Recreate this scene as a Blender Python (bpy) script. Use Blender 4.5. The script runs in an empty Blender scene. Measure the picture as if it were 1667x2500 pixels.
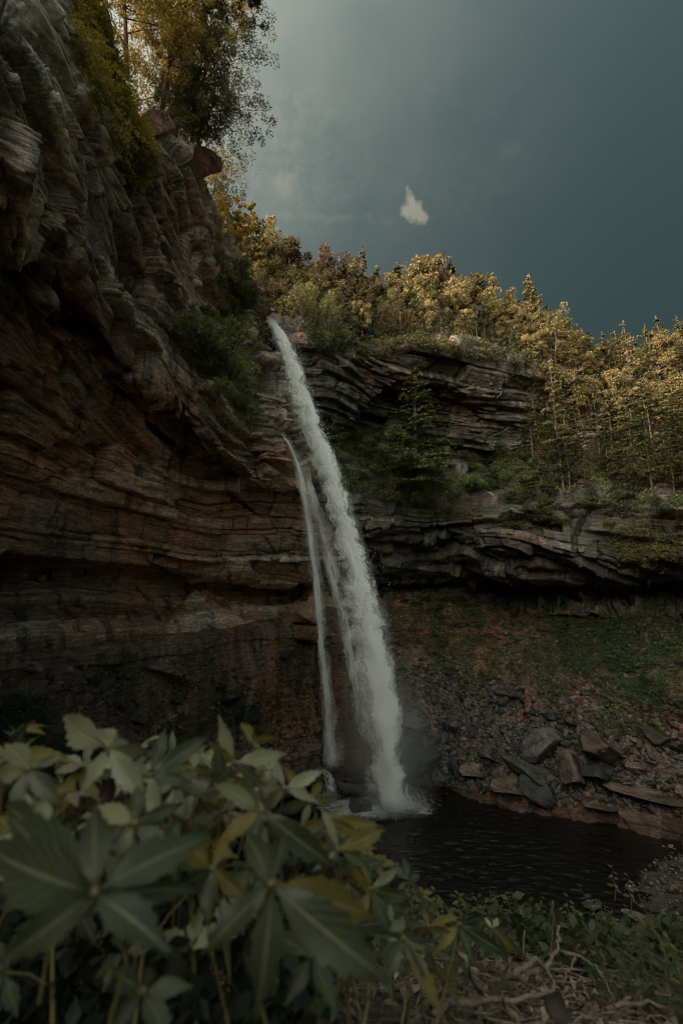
import bpy, math, random
import numpy as np
from mathutils import Vector, Matrix
random.seed(7); RNG = np.random.RandomState(11)
scene = bpy.context.scene
COL = scene.collection
rad = math.radians

# ---------------------------------------------------------------- camera
CAM_Z = 20.0
PITCH = rad(10.2)
FPX, CX, CY = 1111.0, 833.5, 1250.0      # lens in pixels of the 1667 x 2500 photograph
camd = bpy.data.cameras.new('camera'); cam = bpy.data.objects.new('camera', camd); COL.objects.link(cam)
cam.location = (0, 0, CAM_Z); cam.rotation_euler = (math.pi/2 + PITCH, 0, 0)
camd.sensor_fit = 'VERTICAL'; camd.sensor_height = 36.0; camd.sensor_width = 24.0
camd.lens = 36.0*FPX/2500.0
camd.clip_start = 0.02; camd.clip_end = 3000
camd.dof.use_dof = True; camd.dof.focus_distance = 30.0; camd.dof.aperture_fstop = 3.0
scene.camera = cam

# ---------------------------------------------------------------- light
SUN_AZ_VEC = Vector((-0.87, -0.36, 0)).normalized()     # horizontal direction towards the sun
SUN_EL = rad(17)
sd = (SUN_AZ_VEC*math.cos(SUN_EL) + Vector((0, 0, math.sin(SUN_EL))))
sun = bpy.data.lights.new('sun', 'SUN'); sun.energy = 2.0; sun.angle = rad(0.5); sun.color = (1.0, 0.86, 0.67)
so = bpy.data.objects.new('sun', sun); COL.objects.link(so)
so.rotation_euler = sd.to_track_quat('Z', 'Y').to_euler(); so.location = (-60, -30, 80)

w = bpy.data.worlds.new('World'); scene.world = w; w.use_nodes = True
nt = w.node_tree; nt.nodes.clear()
def WN(t, **k):
    n = nt.nodes.new(t)
    for a, b in k.items(): setattr(n, a, b)
    return n
out = WN('ShaderNodeOutputWorld'); bg = WN('ShaderNodeBackground'); bg.inputs[1].default_value = 0.05
sky = WN('ShaderNodeTexSky', sky_type='NISHITA', sun_disc=False)
sky.sun_elevation = SUN_EL
sky.sun_rotation = math.atan2(sd.x, sd.y)
sky.altitude = 600; sky.air_density = 1.0; sky.dust_density = 2.2; sky.ozone_density = 1.6
hs = WN('ShaderNodeHueSaturation'); hs.inputs['Hue'].default_value = 0.440; hs.inputs['Saturation'].default_value = 0.66
nt.links.new(sky.outputs[0], hs.inputs['Color'])
tc = WN('ShaderNodeTexCoord')
# thin veil of cloud over most of the sky, thicker towards the sun's side
mp = WN('ShaderNodeMapping'); mp.inputs['Scale'].default_value = (1.0, 1.0, 1.6)
nt.links.new(tc.outputs['Generated'], mp.inputs['Vector'])
nz = WN('ShaderNodeTexNoise'); nz.inputs['Scale'].default_value = 3.4; nz.inputs['Detail'].default_value = 7; nz.inputs['Roughness'].default_value = 0.5
nt.links.new(mp.outputs[0], nz.inputs['Vector'])
rmp = WN('ShaderNodeValToRGB'); rmp.color_ramp.elements[0].position = 0.40; rmp.color_ramp.elements[1].position = 0.80
nt.links.new(nz.outputs[0], rmp.inputs[0])
dt = WN('ShaderNodeVectorMath', operation='DOT_PRODUCT'); dt.inputs[1].default_value = Vector((-0.93, 0.05, -0.12)).normalized()
nt.links.new(tc.outputs['Generated'], dt.inputs[0])
mr = WN('ShaderNodeMapRange'); mr.inputs['From Min'].default_value = -0.62; mr.inputs['From Max'].default_value = 0.35
mr.interpolation_type = 'SMOOTHSTEP'
nt.links.new(dt.outputs['Value'], mr.inputs['Value'])
def WM(op, a, b):
    m = WN('ShaderNodeMath', operation=op)
    for i, v in enumerate((a, b)):
        if isinstance(v, (int, float)): m.inputs[i].default_value = v
        else: nt.links.new(v, m.inputs[i])
    return m.outputs[0]
base = WM('MULTIPLY', mr.outputs[0], 0.17)
veil = WM('ADD', base, WM('MULTIPLY', rmp.outputs[0], WM('MULTIPLY', mr.outputs[0], 0.42)))
# small separate clouds: soft blobs round given directions
def wdir(px, py):
    x, y = (px-CX)/FPX, (CY-py)/FPX
    return Vector((x, math.cos(PITCH)-y*math.sin(PITCH), math.sin(PITCH)+y*math.cos(PITCH))).normalized()
cn = WN('ShaderNodeTexNoise'); cn.inputs['Scale'].default_value = 44; cn.inputs['Detail'].default_value = 6; cn.inputs['Roughness'].default_value = 0.6
nt.links.new(tc.outputs['Generated'], cn.inputs['Vector'])
def blob(px, py, sx, sy, amp, warp=0.6, sharp=2.0, skew=0.0):
    d = wdir(px, py); r = d.cross(Vector((0, 0, 1))).normalized(); u = r.cross(d)
    def dotv(v):
        n = WN('ShaderNodeVectorMath', operation='DOT_PRODUCT'); n.inputs[1].default_value = v
        nt.links.new(tc.outputs['Generated'], n.inputs[0]); return n.outputs['Value']
    a = WM('MULTIPLY', dotv(r), 1/sx); b = WM('MULTIPLY', dotv(u - d*(u.dot(d))), 1/sy)
    a = WM('ADD', a, WM('MULTIPLY', b, skew))
    # only on the front side
    front = WM('GREATER_THAN', dotv(d), 0.5)
    wv = WM('MULTIPLY', WM('SUBTRACT', cn.outputs[0], 0.5), warp*2)
    rr = WM('ADD', WM('SQRT', WM('ADD', WM('MULTIPLY', a, a), WM('MULTIPLY', b, b)), 0), wv)
    v = WM('SUBTRACT', 1.0, rr); v = WM('MULTIPLY', v, sharp)
    m = WN('ShaderNodeClamp'); nt.links.new(v, m.inputs[0])
    return WM('MULTIPLY', WM('MULTIPLY', m.outputs[0], front), amp)
blobs = blob(1004, 500, 0.011, 0.032, 1.0, 0.9, 1.5, 0.5)
for args in ((1012, 522, 0.021, 0.020, 1.0, 1.1, 1.5), (1024, 530, 0.014, 0.014, 0.9, 1.3, 1.4), (998, 515, 0.016, 0.022, 0.9, 1.3, 1.4)):
    blobs = WM('MAXIMUM', blobs, blob(*args))
for args in ((700, 455, 0.03, 0.03, 0.28, 0.9, 0.8), (690, 470, 0.15, 0.13, 0.20, 0.9, 0.9), (1000, 540, 0.10, 0.06, 0.07, 1.0, 0.8), (900, 330, 0.16, 0.10, 0.06, 1.0, 0.8),
             (790, 532, 0.16, 0.010, 0.10, 1.3, 1.0), (1245, 362, 0.022, 0.02, 0.13, 0.9, 0.8), (1190, 450, 0.05, 0.03, 0.07, 1.0, 0.8),
             (560, 250, 0.12, 0.12, 0.14, 0.9, 0.7), (1230, 380, 0.13, 0.10, 0.07, 0.9, 0.8)):
    blobs = WM('ADD', blobs, blob(*args[:4], args[4]*0.7, *args[5:]))
tot = WM('ADD', veil, blobs)
cl = WN('ShaderNodeClamp'); nt.links.new(tot, cl.inputs[0])
cmix = WN('ShaderNodeMix', data_type='RGBA')
cmix.inputs['B'].default_value = (4.9, 4.6, 4.1, 1)
nt.links.new(cl.outputs[0], cmix.inputs['Factor']); nt.links.new(hs.outputs[0], cmix.inputs['A'])
# the sky grows brighter and hazier towards the low sun
d2 = WN('ShaderNodeVectorMath', operation='DOT_PRODUCT'); d2.inputs[1].default_value = Vector((-0.62, -0.56, 0.52)).normalized()
nt.links.new(tc.outputs['Generated'], d2.inputs[0])
gain = WM('POWER', 17.0, WM('ADD', d2.outputs['Value'], -0.22))
gm = WN('ShaderNodeVectorMath', operation='SCALE'); nt.links.new(cmix.outputs['Result'], gm.inputs[0]); nt.links.new(gain, gm.inputs['Scale'])
warm = WN('ShaderNodeMix', data_type='RGBA'); warm.inputs['A'].default_value = (0.90, 1.0, 0.93, 1); warm.inputs['B'].default_value = (1.22, 1.0, 0.82, 1)
wf_ = WN('ShaderNodeMapRange'); wf_.inputs['From Min'].default_value = -0.35; wf_.inputs['From Max'].default_value = 0.75
nt.links.new(d2.outputs['Value'], wf_.inputs['Value']); nt.links.new(wf_.outputs[0], warm.inputs['Factor'])
wm2 = WN('ShaderNodeVectorMath', operation='MULTIPLY'); nt.links.new(gm.outputs[0], wm2.inputs[0]); nt.links.new(warm.outputs['Result'], wm2.inputs[1])
nt.links.new(wm2.outputs[0], bg.inputs[0]); nt.links.new(bg.outputs[0], out.inputs[0])

scene.view_settings.view_transform = 'Standard'; scene.view_settings.look = 'None'
scene.view_settings.gamma = 1.0; scene.view_settings.use_curve_mapping = False
scene.view_settings.exposure = 1.8
scene.cycles.use_denoising = True; scene.cycles.filter_width = 1.1
scene.cycles.transparent_max_bounces = 24
scene.cycles.max_bounces = 5; scene.cycles.diffuse_bounces = 3; scene.cycles.glossy_bounces = 2
scene.cycles.transmission_bounces = 3; scene.cycles.volume_bounces = 1
scene.cycles.sample_clamp_indirect = 4

# ---------------------------------------------------------------- geometry helpers
def W(px, py, Y):
    """the point at forward distance Y that stands at photograph pixel (px, py)"""
    x, y = (px-CX)/FPX, (CY-py)/FPX
    f = math.cos(PITCH)-y*math.sin(PITCH); u = math.sin(PITCH)+y*math.cos(PITCH)
    return np.array((x/f*Y, Y, CAM_Z+u/f*Y))
def proj(P):
    P = np.asarray(P, dtype=np.float64); dx = P[..., 0]; dy = P[..., 1]; dz = P[..., 2]-CAM_Z
    c, s = math.cos(PITCH), math.sin(PITCH)
    d = dy*c+dz*s; u = -dy*s+dz*c
    d = np.where(d < 0.01, 0.01, d)
    return CX+FPX*dx/d, CY-FPX*u/d, d

def _hash(ix, iy, iz, seed):
    with np.errstate(over='ignore'):
        h = ix.astype(np.uint32)*np.uint32(374761393)+iy.astype(np.uint32)*np.uint32(668265263)+iz.astype(np.uint32)*np.uint32(2246822519)+np.uint32(seed*3266489917 & 0xffffffff)
        h = (h ^ (h >> np.uint32(13)))*np.uint32(1274126177)
        h = (h ^ (h >> np.uint32(15)))*np.uint32(2246822519)
        h = h ^ (h >> np.uint32(16))
    return (h & np.uint32(0xffffff)).astype(np.float32)/np.float32(0xffffff)
def vnoise(x, y, z, seed=0):
    x = np.asarray(x, np.float32); y = np.asarray(y, np.float32); z = np.asarray(z, np.float32)
    x, y, z = np.broadcast_arrays(x, y, z)
    fx = np.floor(x); fy = np.floor(y); fz = np.floor(z)
    ix = fx.astype(np.int32); iy = fy.astype(np.int32); iz = fz.astype(np.int32)
    tx = x-fx; ty = y-fy; tz = z-fz
    tx = tx*tx*(3-2*tx); ty = ty*ty*(3-2*ty); tz = tz*tz*(3-2*tz)
    r = 0
    for a in (0, 1):
        wx = tx if a else 1-tx
        for b in (0, 1):
            wy = ty if b else 1-ty
            for c in (0, 1):
                wz = tz if c else 1-tz
                r = r+_hash(ix+a, iy+b, iz+c, seed)*(wx*wy*wz)
    return r*2-1
def fbm(x, y, z, o=4, seed=0, g=0.5):
    r = 0; a = 1.0; t = 0
    for k in range(o):
        f = 2.03**k
        r = r+a*vnoise(np.asarray(x)*f, np.asarray(y)*f, np.asarray(z)*f, seed+k*17); t += a; a *= g
    return r/t
def cells(x, y, layer, seed=0, tilt=False):
    """2D cellular pattern, one per layer: returns cell value and distance-to-edge measure (and a facet tilt)"""
    fx = np.floor(x).astype(np.int32); fy = np.floor(y).astype(np.int32)
    d1 = np.full(x.shape, 9.0, np.float32); d2 = d1.copy(); val = np.zeros(x.shape, np.float32); tl = val.copy()
    for a in (-1, 0, 1):
        for b in (-1, 0, 1):
            cx = fx+a; cy = fy+b
            h1 = _hash(cx, cy, layer, seed); h2 = _hash(cx, cy, layer, seed+5); h3 = _hash(cx, cy, layer, seed+9)
            ox = x-(cx+h1); oy = y-(cy+h2)
            d = np.sqrt(ox**2+oy**2).astype(np.float32)
            n = d < d1
            if tilt:
                h4 = _hash(cx, cy, layer, seed+13); h5 = _hash(cx, cy, layer, seed+14)
                tl = np.where(n, (h4-0.5)*ox+(h5-0.5)*oy, tl)
            d2 = np.where(n, d1, np.minimum(d2, d)); val = np.where(n, h3, val); d1 = np.where(n, d, d1)
    if tilt: return val, d2-d1, tl
    return val, d2-d1

def mesh_np(name, V, F, mat=None, parent=None, smooth=False, attrs=None, link=True, mi=None, mats=None, uv=None):
    """V (n,3) array, F (m,3 or 4) array (or list of such arrays)"""
    Fs = F if isinstance(F, list) else [F]
    Fs = [np.asarray(f, np.int32) for f in Fs if len(f)]
    me = bpy.data.meshes.new(name)
    V = np.asarray(V, np.float32)
    me.vertices.add(len(V)); me.vertices.foreach_set('co', V.ravel())
    nl = sum(f.size for f in Fs); nf = sum(len(f) for f in Fs)
    me.loops.add(nl); me.loops.foreach_set('vertex_index', np.concatenate([f.ravel() for f in Fs]))
    tot = np.concatenate([np.full(len(f), f.shape[1], np.int32) for f in Fs])
    me.polygons.add(nf); me.polygons.foreach_set('loop_start', np.concatenate(([0], np.cumsum(tot)[:-1])).astype(np.int32))
    me.polygons.foreach_set('loop_total', tot)
    if smooth: me.polygons.foreach_set('use_smooth', np.ones(nf, bool))
    for m in (mats or ([mat] if mat else [])): me.materials.append(m)
    if mi is not None: me.polygons.foreach_set('material_index', np.asarray(mi, np.int32))
    me.update(calc_edges=True)
    for k, (dom, arr) in (attrs or {}).items():
        at = me.attributes.new(k, 'FLOAT', dom); at.data.foreach_set('value', np.asarray(arr, np.float32).ravel())
    if uv is not None:
        l = me.uv_layers.new(name='UVMap'); vi = np.concatenate([f.ravel() for f in Fs])
        l.data.foreach_set('uv', np.asarray(uv, np.float32)[vi].ravel())
    if not link: return me
    o = bpy.data.objects.new(name, me); COL.objects.link(o)
    if parent: o.parent = parent
    return o
def tag(o, label=None, cat=None, group=None, kind=None):
    if label: o['label'] = label
    if cat: o['category'] = cat
    if group: o['group'] = group
    if kind: o['kind'] = kind
    return o
def empty(name, loc=(0, 0, 0), rz=0):
    o = bpy.data.objects.new(name, None); COL.objects.link(o); o.location = loc; o.rotation_euler = (0, 0, rz)
    o.empty_display_size = 0.2
    return o
def inst(name, me, parent=None, loc=(0, 0, 0), rot=(0, 0, 0), sc=1):
    o = bpy.data.objects.new(name, me); COL.objects.link(o)
    if parent: o.parent = parent
    o.location = loc; o.rotation_euler = rot; o.scale = (sc, sc, sc) if isinstance(sc, (int, float)) else sc
    return o
def copy_tree(o, parent=None):
    c = o.copy(); COL.objects.link(c); c.parent = parent
    for ch in list(o.children): copy_tree(ch, c)
    return c

def catmull(P, n_per):
    """P (k, m, 3) -> interpolated along axis 0 with n_per[i] samples in interval i"""
    k = P.shape[0]; out = []
    for i in range(k-1):
        p0 = P[max(i-1, 0)]; p1 = P[i]; p2 = P[i+1]; p3 = P[min(i+2, k-1)]
        n = n_per[i]; ts = np.arange(n)/n
        if i == k-2: ts = np.append(ts, 1.0)
        T = 0.35
        for t in ts:
            m1 = (p2-p0)*T; m2 = (p3-p1)*T
            out.append((2*t**3-3*t**2+1)*p1+(t**3-2*t**2+t)*m1+(-2*t**3+3*t**2)*p2+(t**3-t**2)*m2)
    return np.array(out)
def sheet(rows, nr, nc):
    """rows: list of lists of world points. returns grid (R, C, 3)"""
    P = np.array(rows, dtype=np.float64)
    A = catmull(P, nr)                              # along rows
    B = catmull(np.swapaxes(A, 0, 1), nc)
    return np.swapaxes(B, 0, 1)
def grid_faces(R, C, flip=False):
    i = np.arange(R*C).reshape(R, C)
    a, b, c, d = i[:-1, :-1].ravel(), i[:-1, 1:].ravel(), i[1:, 1:].ravel(), i[1:, :-1].ravel()
    return np.stack((a, d, c, b) if flip else (a, b, c, d), 1)
def grid_normals(G):
    du = np.gradient(G, axis=1); dv = np.gradient(G, axis=0)
    n = np.cross(du, dv); n /= (np.linalg.norm(n, axis=2, keepdims=True)+1e-9)
    return n
_lb = {}
def layers(s, seed, lo, hi):
    key = (seed, lo, hi)
    if key not in _lb:
        r = np.random.RandomState(seed); th = lo+(hi-lo)*r.rand(4000)**2.0
        _lb[key] = (-60+np.cumsum(th))
    b = _lb[key]
    i = np.clip(np.searchsorted(b, s), 1, len(b)-1)
    f = (s-b[i-1])/(b[i]-b[i-1])
    return i.astype(np.int32), np.clip(f, 0, 1).astype(np.float32), (b[i]-b[i-1]).astype(np.float32)
def rock_displace(G, amp=1.0, seed=1, big=(0.5, 2.2), small=(0.08, 0.5), cell=0.33, fine=1.0, dip=(0, 0), lowamp=1.0, outward=None, ampmap=None, sadd=None, along=(1.0, 0.0), stretch=0.5):
    """bedded, jointed rock: beds with hard steps, blocks broken along joints, crevices between"""
    n = grid_normals(G)
    if outward is not None:
        flip = np.sum(n*(outward-G), axis=2) < 0
        n = np.where(flip[..., None], -n, n)
    x, y, z = G[..., 0].astype(np.float32), G[..., 1].astype(np.float32), G[..., 2].astype(np.float32)
    low = fbm(x*0.10, y*0.10, z*0.16, 3, seed)
    s = z+dip[0]*x+dip[1]*y+1.1*fbm(x*0.06, y*0.06, z*0.06, 2, seed+3)+0.11*fbm(x*0.45, y*0.45, z*0.45, 3, seed+4)
    if sadd is not None: s = s+sadd
    if ampmap is not None: amp = amp*ampmap
    i1, f1, t1 = layers(s, seed+1, *big)
    i2, f2, t2 = layers(s+0.05*fbm(x*1.5, y*1.5, z*1.5, 2, seed+6), seed+2, *small)
    wx = x+0.22*fbm(x*0.5, y*0.5, z*0.2, 2, seed+7); wy = y+0.22*fbm(x*0.5, y*0.5, z*0.2, 2, seed+8)
    al, ac = (wx*along[0]+wy*along[1])*stretch, (-wx*along[1]+wy*along[0])
    wx, wy = al, ac
    c1, e1, t1_ = cells((wx+i1*3.7)*cell, (wy+i1*1.9)*cell, i1, seed+10, True)
    c2, e2, t2_ = cells((wx+i2*2.3)*cell*3.1, (wy+i2*5.1)*cell*3.1, i2, seed+20, True)
    # big slabs that run through several beds
    i0, f0, t0 = layers(s*0.9+3, seed+5, 2.2, 6.5)
    c0, e0, t0_ = cells((wx+i0*5.3)*cell*0.42, (wy+i0*2.9)*cell*0.42, i0, seed+50, True)
    calm = np.clip(0.15+1.9*(vnoise(x*0.17+9, y*0.17, z*0.22, seed+60)*0.5+0.5)-0.35, 0.12, 1.25)*fine
    h1 = _hash(i1, i1*0, i1*0, seed+30); h2 = _hash(i2, i2*0, i2*0, seed+31)
    rag = fbm(x*1.1, y*1.1, z*2.0, 3, seed+40)
    d = lowamp*0.9*low
    d += amp*(1.35*(c0-0.5)+2.4*t0_)
    d += amp*(0.60*(h1-0.5)+1.05*(c1-0.5)+1.9*t1_)
    d += amp*calm*(0.20*(h2-0.5)+0.36*(c2-0.5)+0.55*t2_)
    d -= amp*0.45*np.clip(1-np.minimum(f0, 1-f0)*t0/0.12, 0, 1)
    d -= amp*0.25*np.clip(1-np.minimum(f1, 1-f1)*t1/0.07, 0, 1)
    d -= amp*calm*0.10*np.clip(1-np.minimum(f2, 1-f2)*t2/0.04, 0, 1)
    d -= amp*0.34*np.clip(1-e1/0.05, 0, 1)
    d -= amp*0.45*np.clip(1-e0/0.025, 0, 1)
    d += amp*0.05*rag
    G2 = G+n*d[..., None]
    tint = np.clip(0.5+1.5*(0.28*c0+0.28*c1+0.18*h1+0.16*c2+0.18*h2-0.54), 0, 1)
    return G2, tint, n
# ---------------------------------------------------------------- materials
class M:
    def __init__(s, name):
        s.m = bpy.data.materials.new(name); s.m.use_nodes = True; s.t = s.m.node_tree; s.t.nodes.clear()
        s.out = s.t.nodes.new('ShaderNodeOutputMaterial')
    def n(s, t, ins=None, **k):
        nd = s.t.nodes.new(t)
        for a, b in k.items(): setattr(nd, a, b)
        for a, b in (ins or {}).items(): s.set(nd.inputs[a], b)
        return nd
    def set(s, sock, v):
        if isinstance(v, bpy.types.NodeSocket): s.t.links.new(v, sock)
        elif isinstance(v, tuple) and len(v) == 3 and sock.type == 'RGBA': sock.default_value = (*v, 1)
        else: sock.default_value = v
    def math(s, op, a, b=0.0, c=None):
        nd = s.t.nodes.new('ShaderNodeMath'); nd.operation = op
        s.set(nd.inputs[0], a); s.set(nd.inputs[1], b)
        if c is not None: s.set(nd.inputs[2], c)
        return nd.outputs[0]
    def mix(s, f, a, b, mode='MIX'):
        nd = s.t.nodes.new('ShaderNodeMix'); nd.data_type = 'RGBA'; nd.blend_type = mode
        s.set(nd.inputs['Factor'], f); s.set(nd.inputs['A'], a); s.set(nd.inputs['B'], b)
        return nd.outputs['Result']
    def pos(s, scale=(1, 1, 1), world=True):
        if world: v = s.n('ShaderNodeNewGeometry').outputs['Position']
        else: v = s.n('ShaderNodeTexCoord').outputs['Object']
        return s.n('ShaderNodeMapping', {'Vector': v, 'Scale': scale}).outputs[0]
    def noise(s, vec, scale, detail=4, rough=0.55, dist=0.0):
        return s.n('ShaderNodeTexNoise', {'Vector': vec, 'Scale': scale, 'Detail': detail, 'Roughness': rough, 'Distortion': dist}).outputs['Fac']
    def ramp(s, f, stops, interp='LINEAR'):
        nd = s.t.nodes.new('ShaderNodeValToRGB'); cr = nd.color_ramp; cr.interpolation = interp
        while len(cr.elements) < len(stops): cr.elements.new(0.5)
        for e, (p, c) in zip(cr.elements, stops):
            e.position = p; e.color = (c, c, c, 1) if isinstance(c, (int, float)) else (*c, 1)
        s.set(nd.inputs[0], f); return nd.outputs[0]
    def attr(s, name):
        return s.n('ShaderNodeAttribute', attribute_name=name).outputs['Fac']
    def bump(s, h, strength=0.5, dist=0.1, normal=None):
        ins = {'Height': h, 'Strength': strength, 'Distance': dist}
        if normal is not None: ins['Normal'] = normal
        return s.n('ShaderNodeBump', ins).outputs[0]
    def finish(s, sh): s.t.links.new(sh, s.out.inputs[0]); return s.m

def rock_mat(name, cols, red=0.5, wet=0.35, moss=0.3, mosscol=(0.035, 0.05, 0.015), lichen=0.3, bright=1.0, world=True, zs=1.0, wetshine=0.28, beds=False, shore=False):
    m = M(name)
    p1 = m.pos(world=world); zz_ = m.n('ShaderNodeSeparateXYZ', {'Vector': p1}).outputs['Z']; ps = m.pos((0.55, 0.55, 7.0), world); pv = m.pos((1.6, 1.6, 0.22), world)
    tint = m.attr('tint') if world else m.n('ShaderNodeObjectInfo').outputs['Random']
    big = m.noise(p1, 0.16*zs, 3); med = m.noise(p1, 1.3*zs, 6, 0.65); stra = m.noise(ps, 1.0*zs, 6, 0.7, 0.3); fine = m.noise(p1, 11*zs, 5, 0.7)
    f = m.math('ADD', m.math('MULTIPLY', tint, 0.55), m.math('MULTIPLY', m.math('ADD', stra, med), 0.33))
    n = len(cols)
    c = m.ramp(f, [(0.22+0.60*i/(n-1), cols[i]) for i in range(n)])
    # rusty staining in broad patches
    rp = m.ramp(m.math('ADD', m.math('MULTIPLY', big, 0.7), m.math('MULTIPLY', stra, 0.3)), [(0.62-0.3*red, 0.0), (0.80-0.3*red, 1.0)])
    c = m.mix(m.math('MULTIPLY', rp, 0.75), c, m.mix(1.0, c, (1.55, 0.86, 0.56), 'MULTIPLY'))
    if beds:   # the red beds lie low in the wall, grey sandstone above them
        up_ = m.ramp(m.math('MULTIPLY', m.math('ADD', zz_, m.math('MULTIPLY', big, 8.0)), 0.01), [(0.33, 0.0), (0.41, 1.0)])
        c = m.mix(m.math('MULTIPLY', up_, 0.50), c, m.mix(1.0, m.n('ShaderNodeRGBToBW', {0: c}).outputs[0], (1.0, 0.93, 0.84), 'MULTIPLY'))
    # fine light/dark grain
    g = m.ramp(m.math('ADD', m.math('MULTIPLY', fine, 0.5), m.math('MULTIPLY', stra, 0.5)), [(0.36, 0.38), (0.64, 1.6)])
    c = m.mix(0.9, c, m.mix(1.0, c, g, 'MULTIPLY'))
    g2 = m.ramp(m.noise(m.pos((1, 1, 2.4), world), 2.6*zs, 6, 0.75), [(0.36, 0.45), (0.64, 1.5)])
    c = m.mix(0.8, c, m.mix(1.0, c, g2, 'MULTIPLY'))
    # dark wet streaks
    wn = m.math('MULTIPLY', m.noise(pv, 0.55, 5, 0.6), 1.0)
    wm = m.ramp(wn, [(0.62-0.25*wet, 0.0), (0.72-0.25*wet, 1.0)])
    c = m.mix(m.math('MULTIPLY', wm, 0.84), c, m.mix(1.0, c, (0.28, 0.30, 0.34), 'MULTIPLY'))
    if shore:   # soaked margin just above the pool
        c = m.mix(m.ramp(m.math('MULTIPLY', m.math('ADD', zz_, m.math('MULTIPLY', big, 2.0)), 0.1), [(0.16, 0.85), (0.34, 0.0)]), c, m.mix(1.0, c, (0.22, 0.20, 0.20), 'MULTIPLY'))
    # pale lichen specks
    lc = m.noise(p1, 3.2*zs, 8, 0.75)
    lm = m.math('MULTIPLY', m.ramp(lc, [(0.60, 0.0), (0.66, 1.0)]), lichen)
    c = m.mix(lm, c, (0.42*bright, 0.40*bright, 0.35*bright))
    # moss on what faces up
    geo = m.n('ShaderNodeNewGeometry'); sep = m.n('ShaderNodeSeparateXYZ', {'Vector': geo.outputs['True Normal']})
    up = m.math('ADD', sep.outputs['Z'], m.math('MULTIPLY', m.math('SUBTRACT', m.noise(p1, 0.9, 5, 0.6), 0.5), 1.6))
    mm = m.math('MULTIPLY', m.ramp(up, [(0.95-0.8*moss, 0.0), (1.15-0.8*moss, 1.0)]), min(1, moss*2.2))
    c = m.mix(mm, c, m.mix(fine, mosscol, tuple(v*2.0 for v in mosscol)))
    ro = m.ramp(wm, [(0.0, 0.85), (1.0, wetshine)])
    ro = m.mix(mm, ro, (0.95, 0.95, 0.95))
    vo = m.n('ShaderNodeTexVoronoi', {'Vector': m.n('ShaderNodeVectorMath', {0: m.pos((0.9, 0.9, 2.6), world), 1: m.n('ShaderNodeVectorMath', {0: m.n('ShaderNodeTexNoise', {'Vector': p1, 'Scale': 1.4, 'Detail': 3}).outputs['Color'], 'Scale': 0.7}, operation='SCALE').outputs[0]}, operation='ADD').outputs[0], 'Scale': 0.8*zs}, feature='DISTANCE_TO_EDGE').outputs['Distance']
    crack = m.ramp(vo, [(0.0, 0.0), (0.022, 1.0)])
    c = m.mix(m.math('MULTIPLY', m.math('SUBTRACT', 1.0, crack), 0.45), c, m.mix(1.0, c, (0.25, 0.24, 0.23), 'MULTIPLY'))
    h = m.math('ADD', m.math('MULTIPLY', stra, 0.6), m.math('MULTIPLY', m.noise(m.pos((1, 1, 2.2), world), 3.5*zs, 8, 0.72), 0.45))
    h = m.math('ADD', h, m.math('MULTIPLY', crack, 0.18))
    b = m.bump(h, 0.9, 0.22/zs)
    b = m.bump(fine, 0.5, 0.03/zs, b)
    sh = m.n('ShaderNodeBsdfPrincipled', {'Base Color': c, 'Roughness': ro, 'Normal': b, 'Specular IOR Level': 0.5})
    return m.finish(sh.outputs[0])

def leaf_mat(name, dark, light, trans=0.35, rough=0.55, hue=None, spec=0.35, tattr=True):
    m = M(name)
    oi = m.n('ShaderNodeObjectInfo').outputs['Random']
    t = m.attr('tint') if tattr else m.math('MULTIPLY', oi, 1.0)
    p = m.pos(); big = m.noise(p, 0.45, 3)
    f = m.math('ADD', m.math('MULTIPLY', t, 0.65), m.math('MULTIPLY', m.math('SUBTRACT', big, 0.5), 0.9))
    f = m.math('ADD', f, m.math('MULTIPLY', m.math('SUBTRACT', oi, 0.4), 0.35))
    c = m.ramp(f, [(0.1, dark), (0.85, light)])
    pr = m.n('ShaderNodeBsdfPrincipled', {'Base Color': c, 'Roughness': rough, 'Specular IOR Level': spec})
    tr = m.n('ShaderNodeBsdfTranslucent', {'Color': m.mix(1.0, c, (1.5, 1.35, 0.6), 'MULTIPLY')})
    mx = m.n('ShaderNodeMixShader', {0: trans, 1: pr.outputs[0], 2: tr.outputs[0]})
    return m.finish(mx.outputs[0])
def bark_mat(name, a, b):
    m = M(name); p = m.pos((6, 6, 1.2), False)
    n = m.noise(p, 3, 6, 0.7)
    c = m.ramp(n, [(0.3, a), (0.7, b)])
    return m.finish(m.n('ShaderNodeBsdfPrincipled', {'Base Color': c, 'Roughness': 0.9, 'Normal': m.bump(n, 0.8, 0.05)}).outputs[0])

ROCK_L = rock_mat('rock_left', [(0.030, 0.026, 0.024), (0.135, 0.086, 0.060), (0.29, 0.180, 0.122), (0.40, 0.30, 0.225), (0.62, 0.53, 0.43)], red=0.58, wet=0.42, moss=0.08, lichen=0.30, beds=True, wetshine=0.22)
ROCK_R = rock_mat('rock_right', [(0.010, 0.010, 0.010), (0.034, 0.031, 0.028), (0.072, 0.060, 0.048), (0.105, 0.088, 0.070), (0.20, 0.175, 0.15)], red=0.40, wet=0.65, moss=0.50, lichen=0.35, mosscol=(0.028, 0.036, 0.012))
SOIL = rock_mat('talus', [(0.030, 0.021, 0.017), (0.095, 0.058, 0.043), (0.165, 0.100, 0.074), (0.22, 0.15, 0.115)], red=0.55, wet=0.35, moss=0.26, lichen=0.15, mosscol=(0.035, 0.050, 0.018), shore=True)
BOULDER = rock_mat('wet_boulder', [(0.013, 0.014, 0.015), (0.034, 0.034, 0.036), (0.062, 0.058, 0.054), (0.11, 0.098, 0.088)], red=0.15, wet=0.6, moss=0.12, lichen=0.12, world=False, wetshine=0.2)
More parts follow.
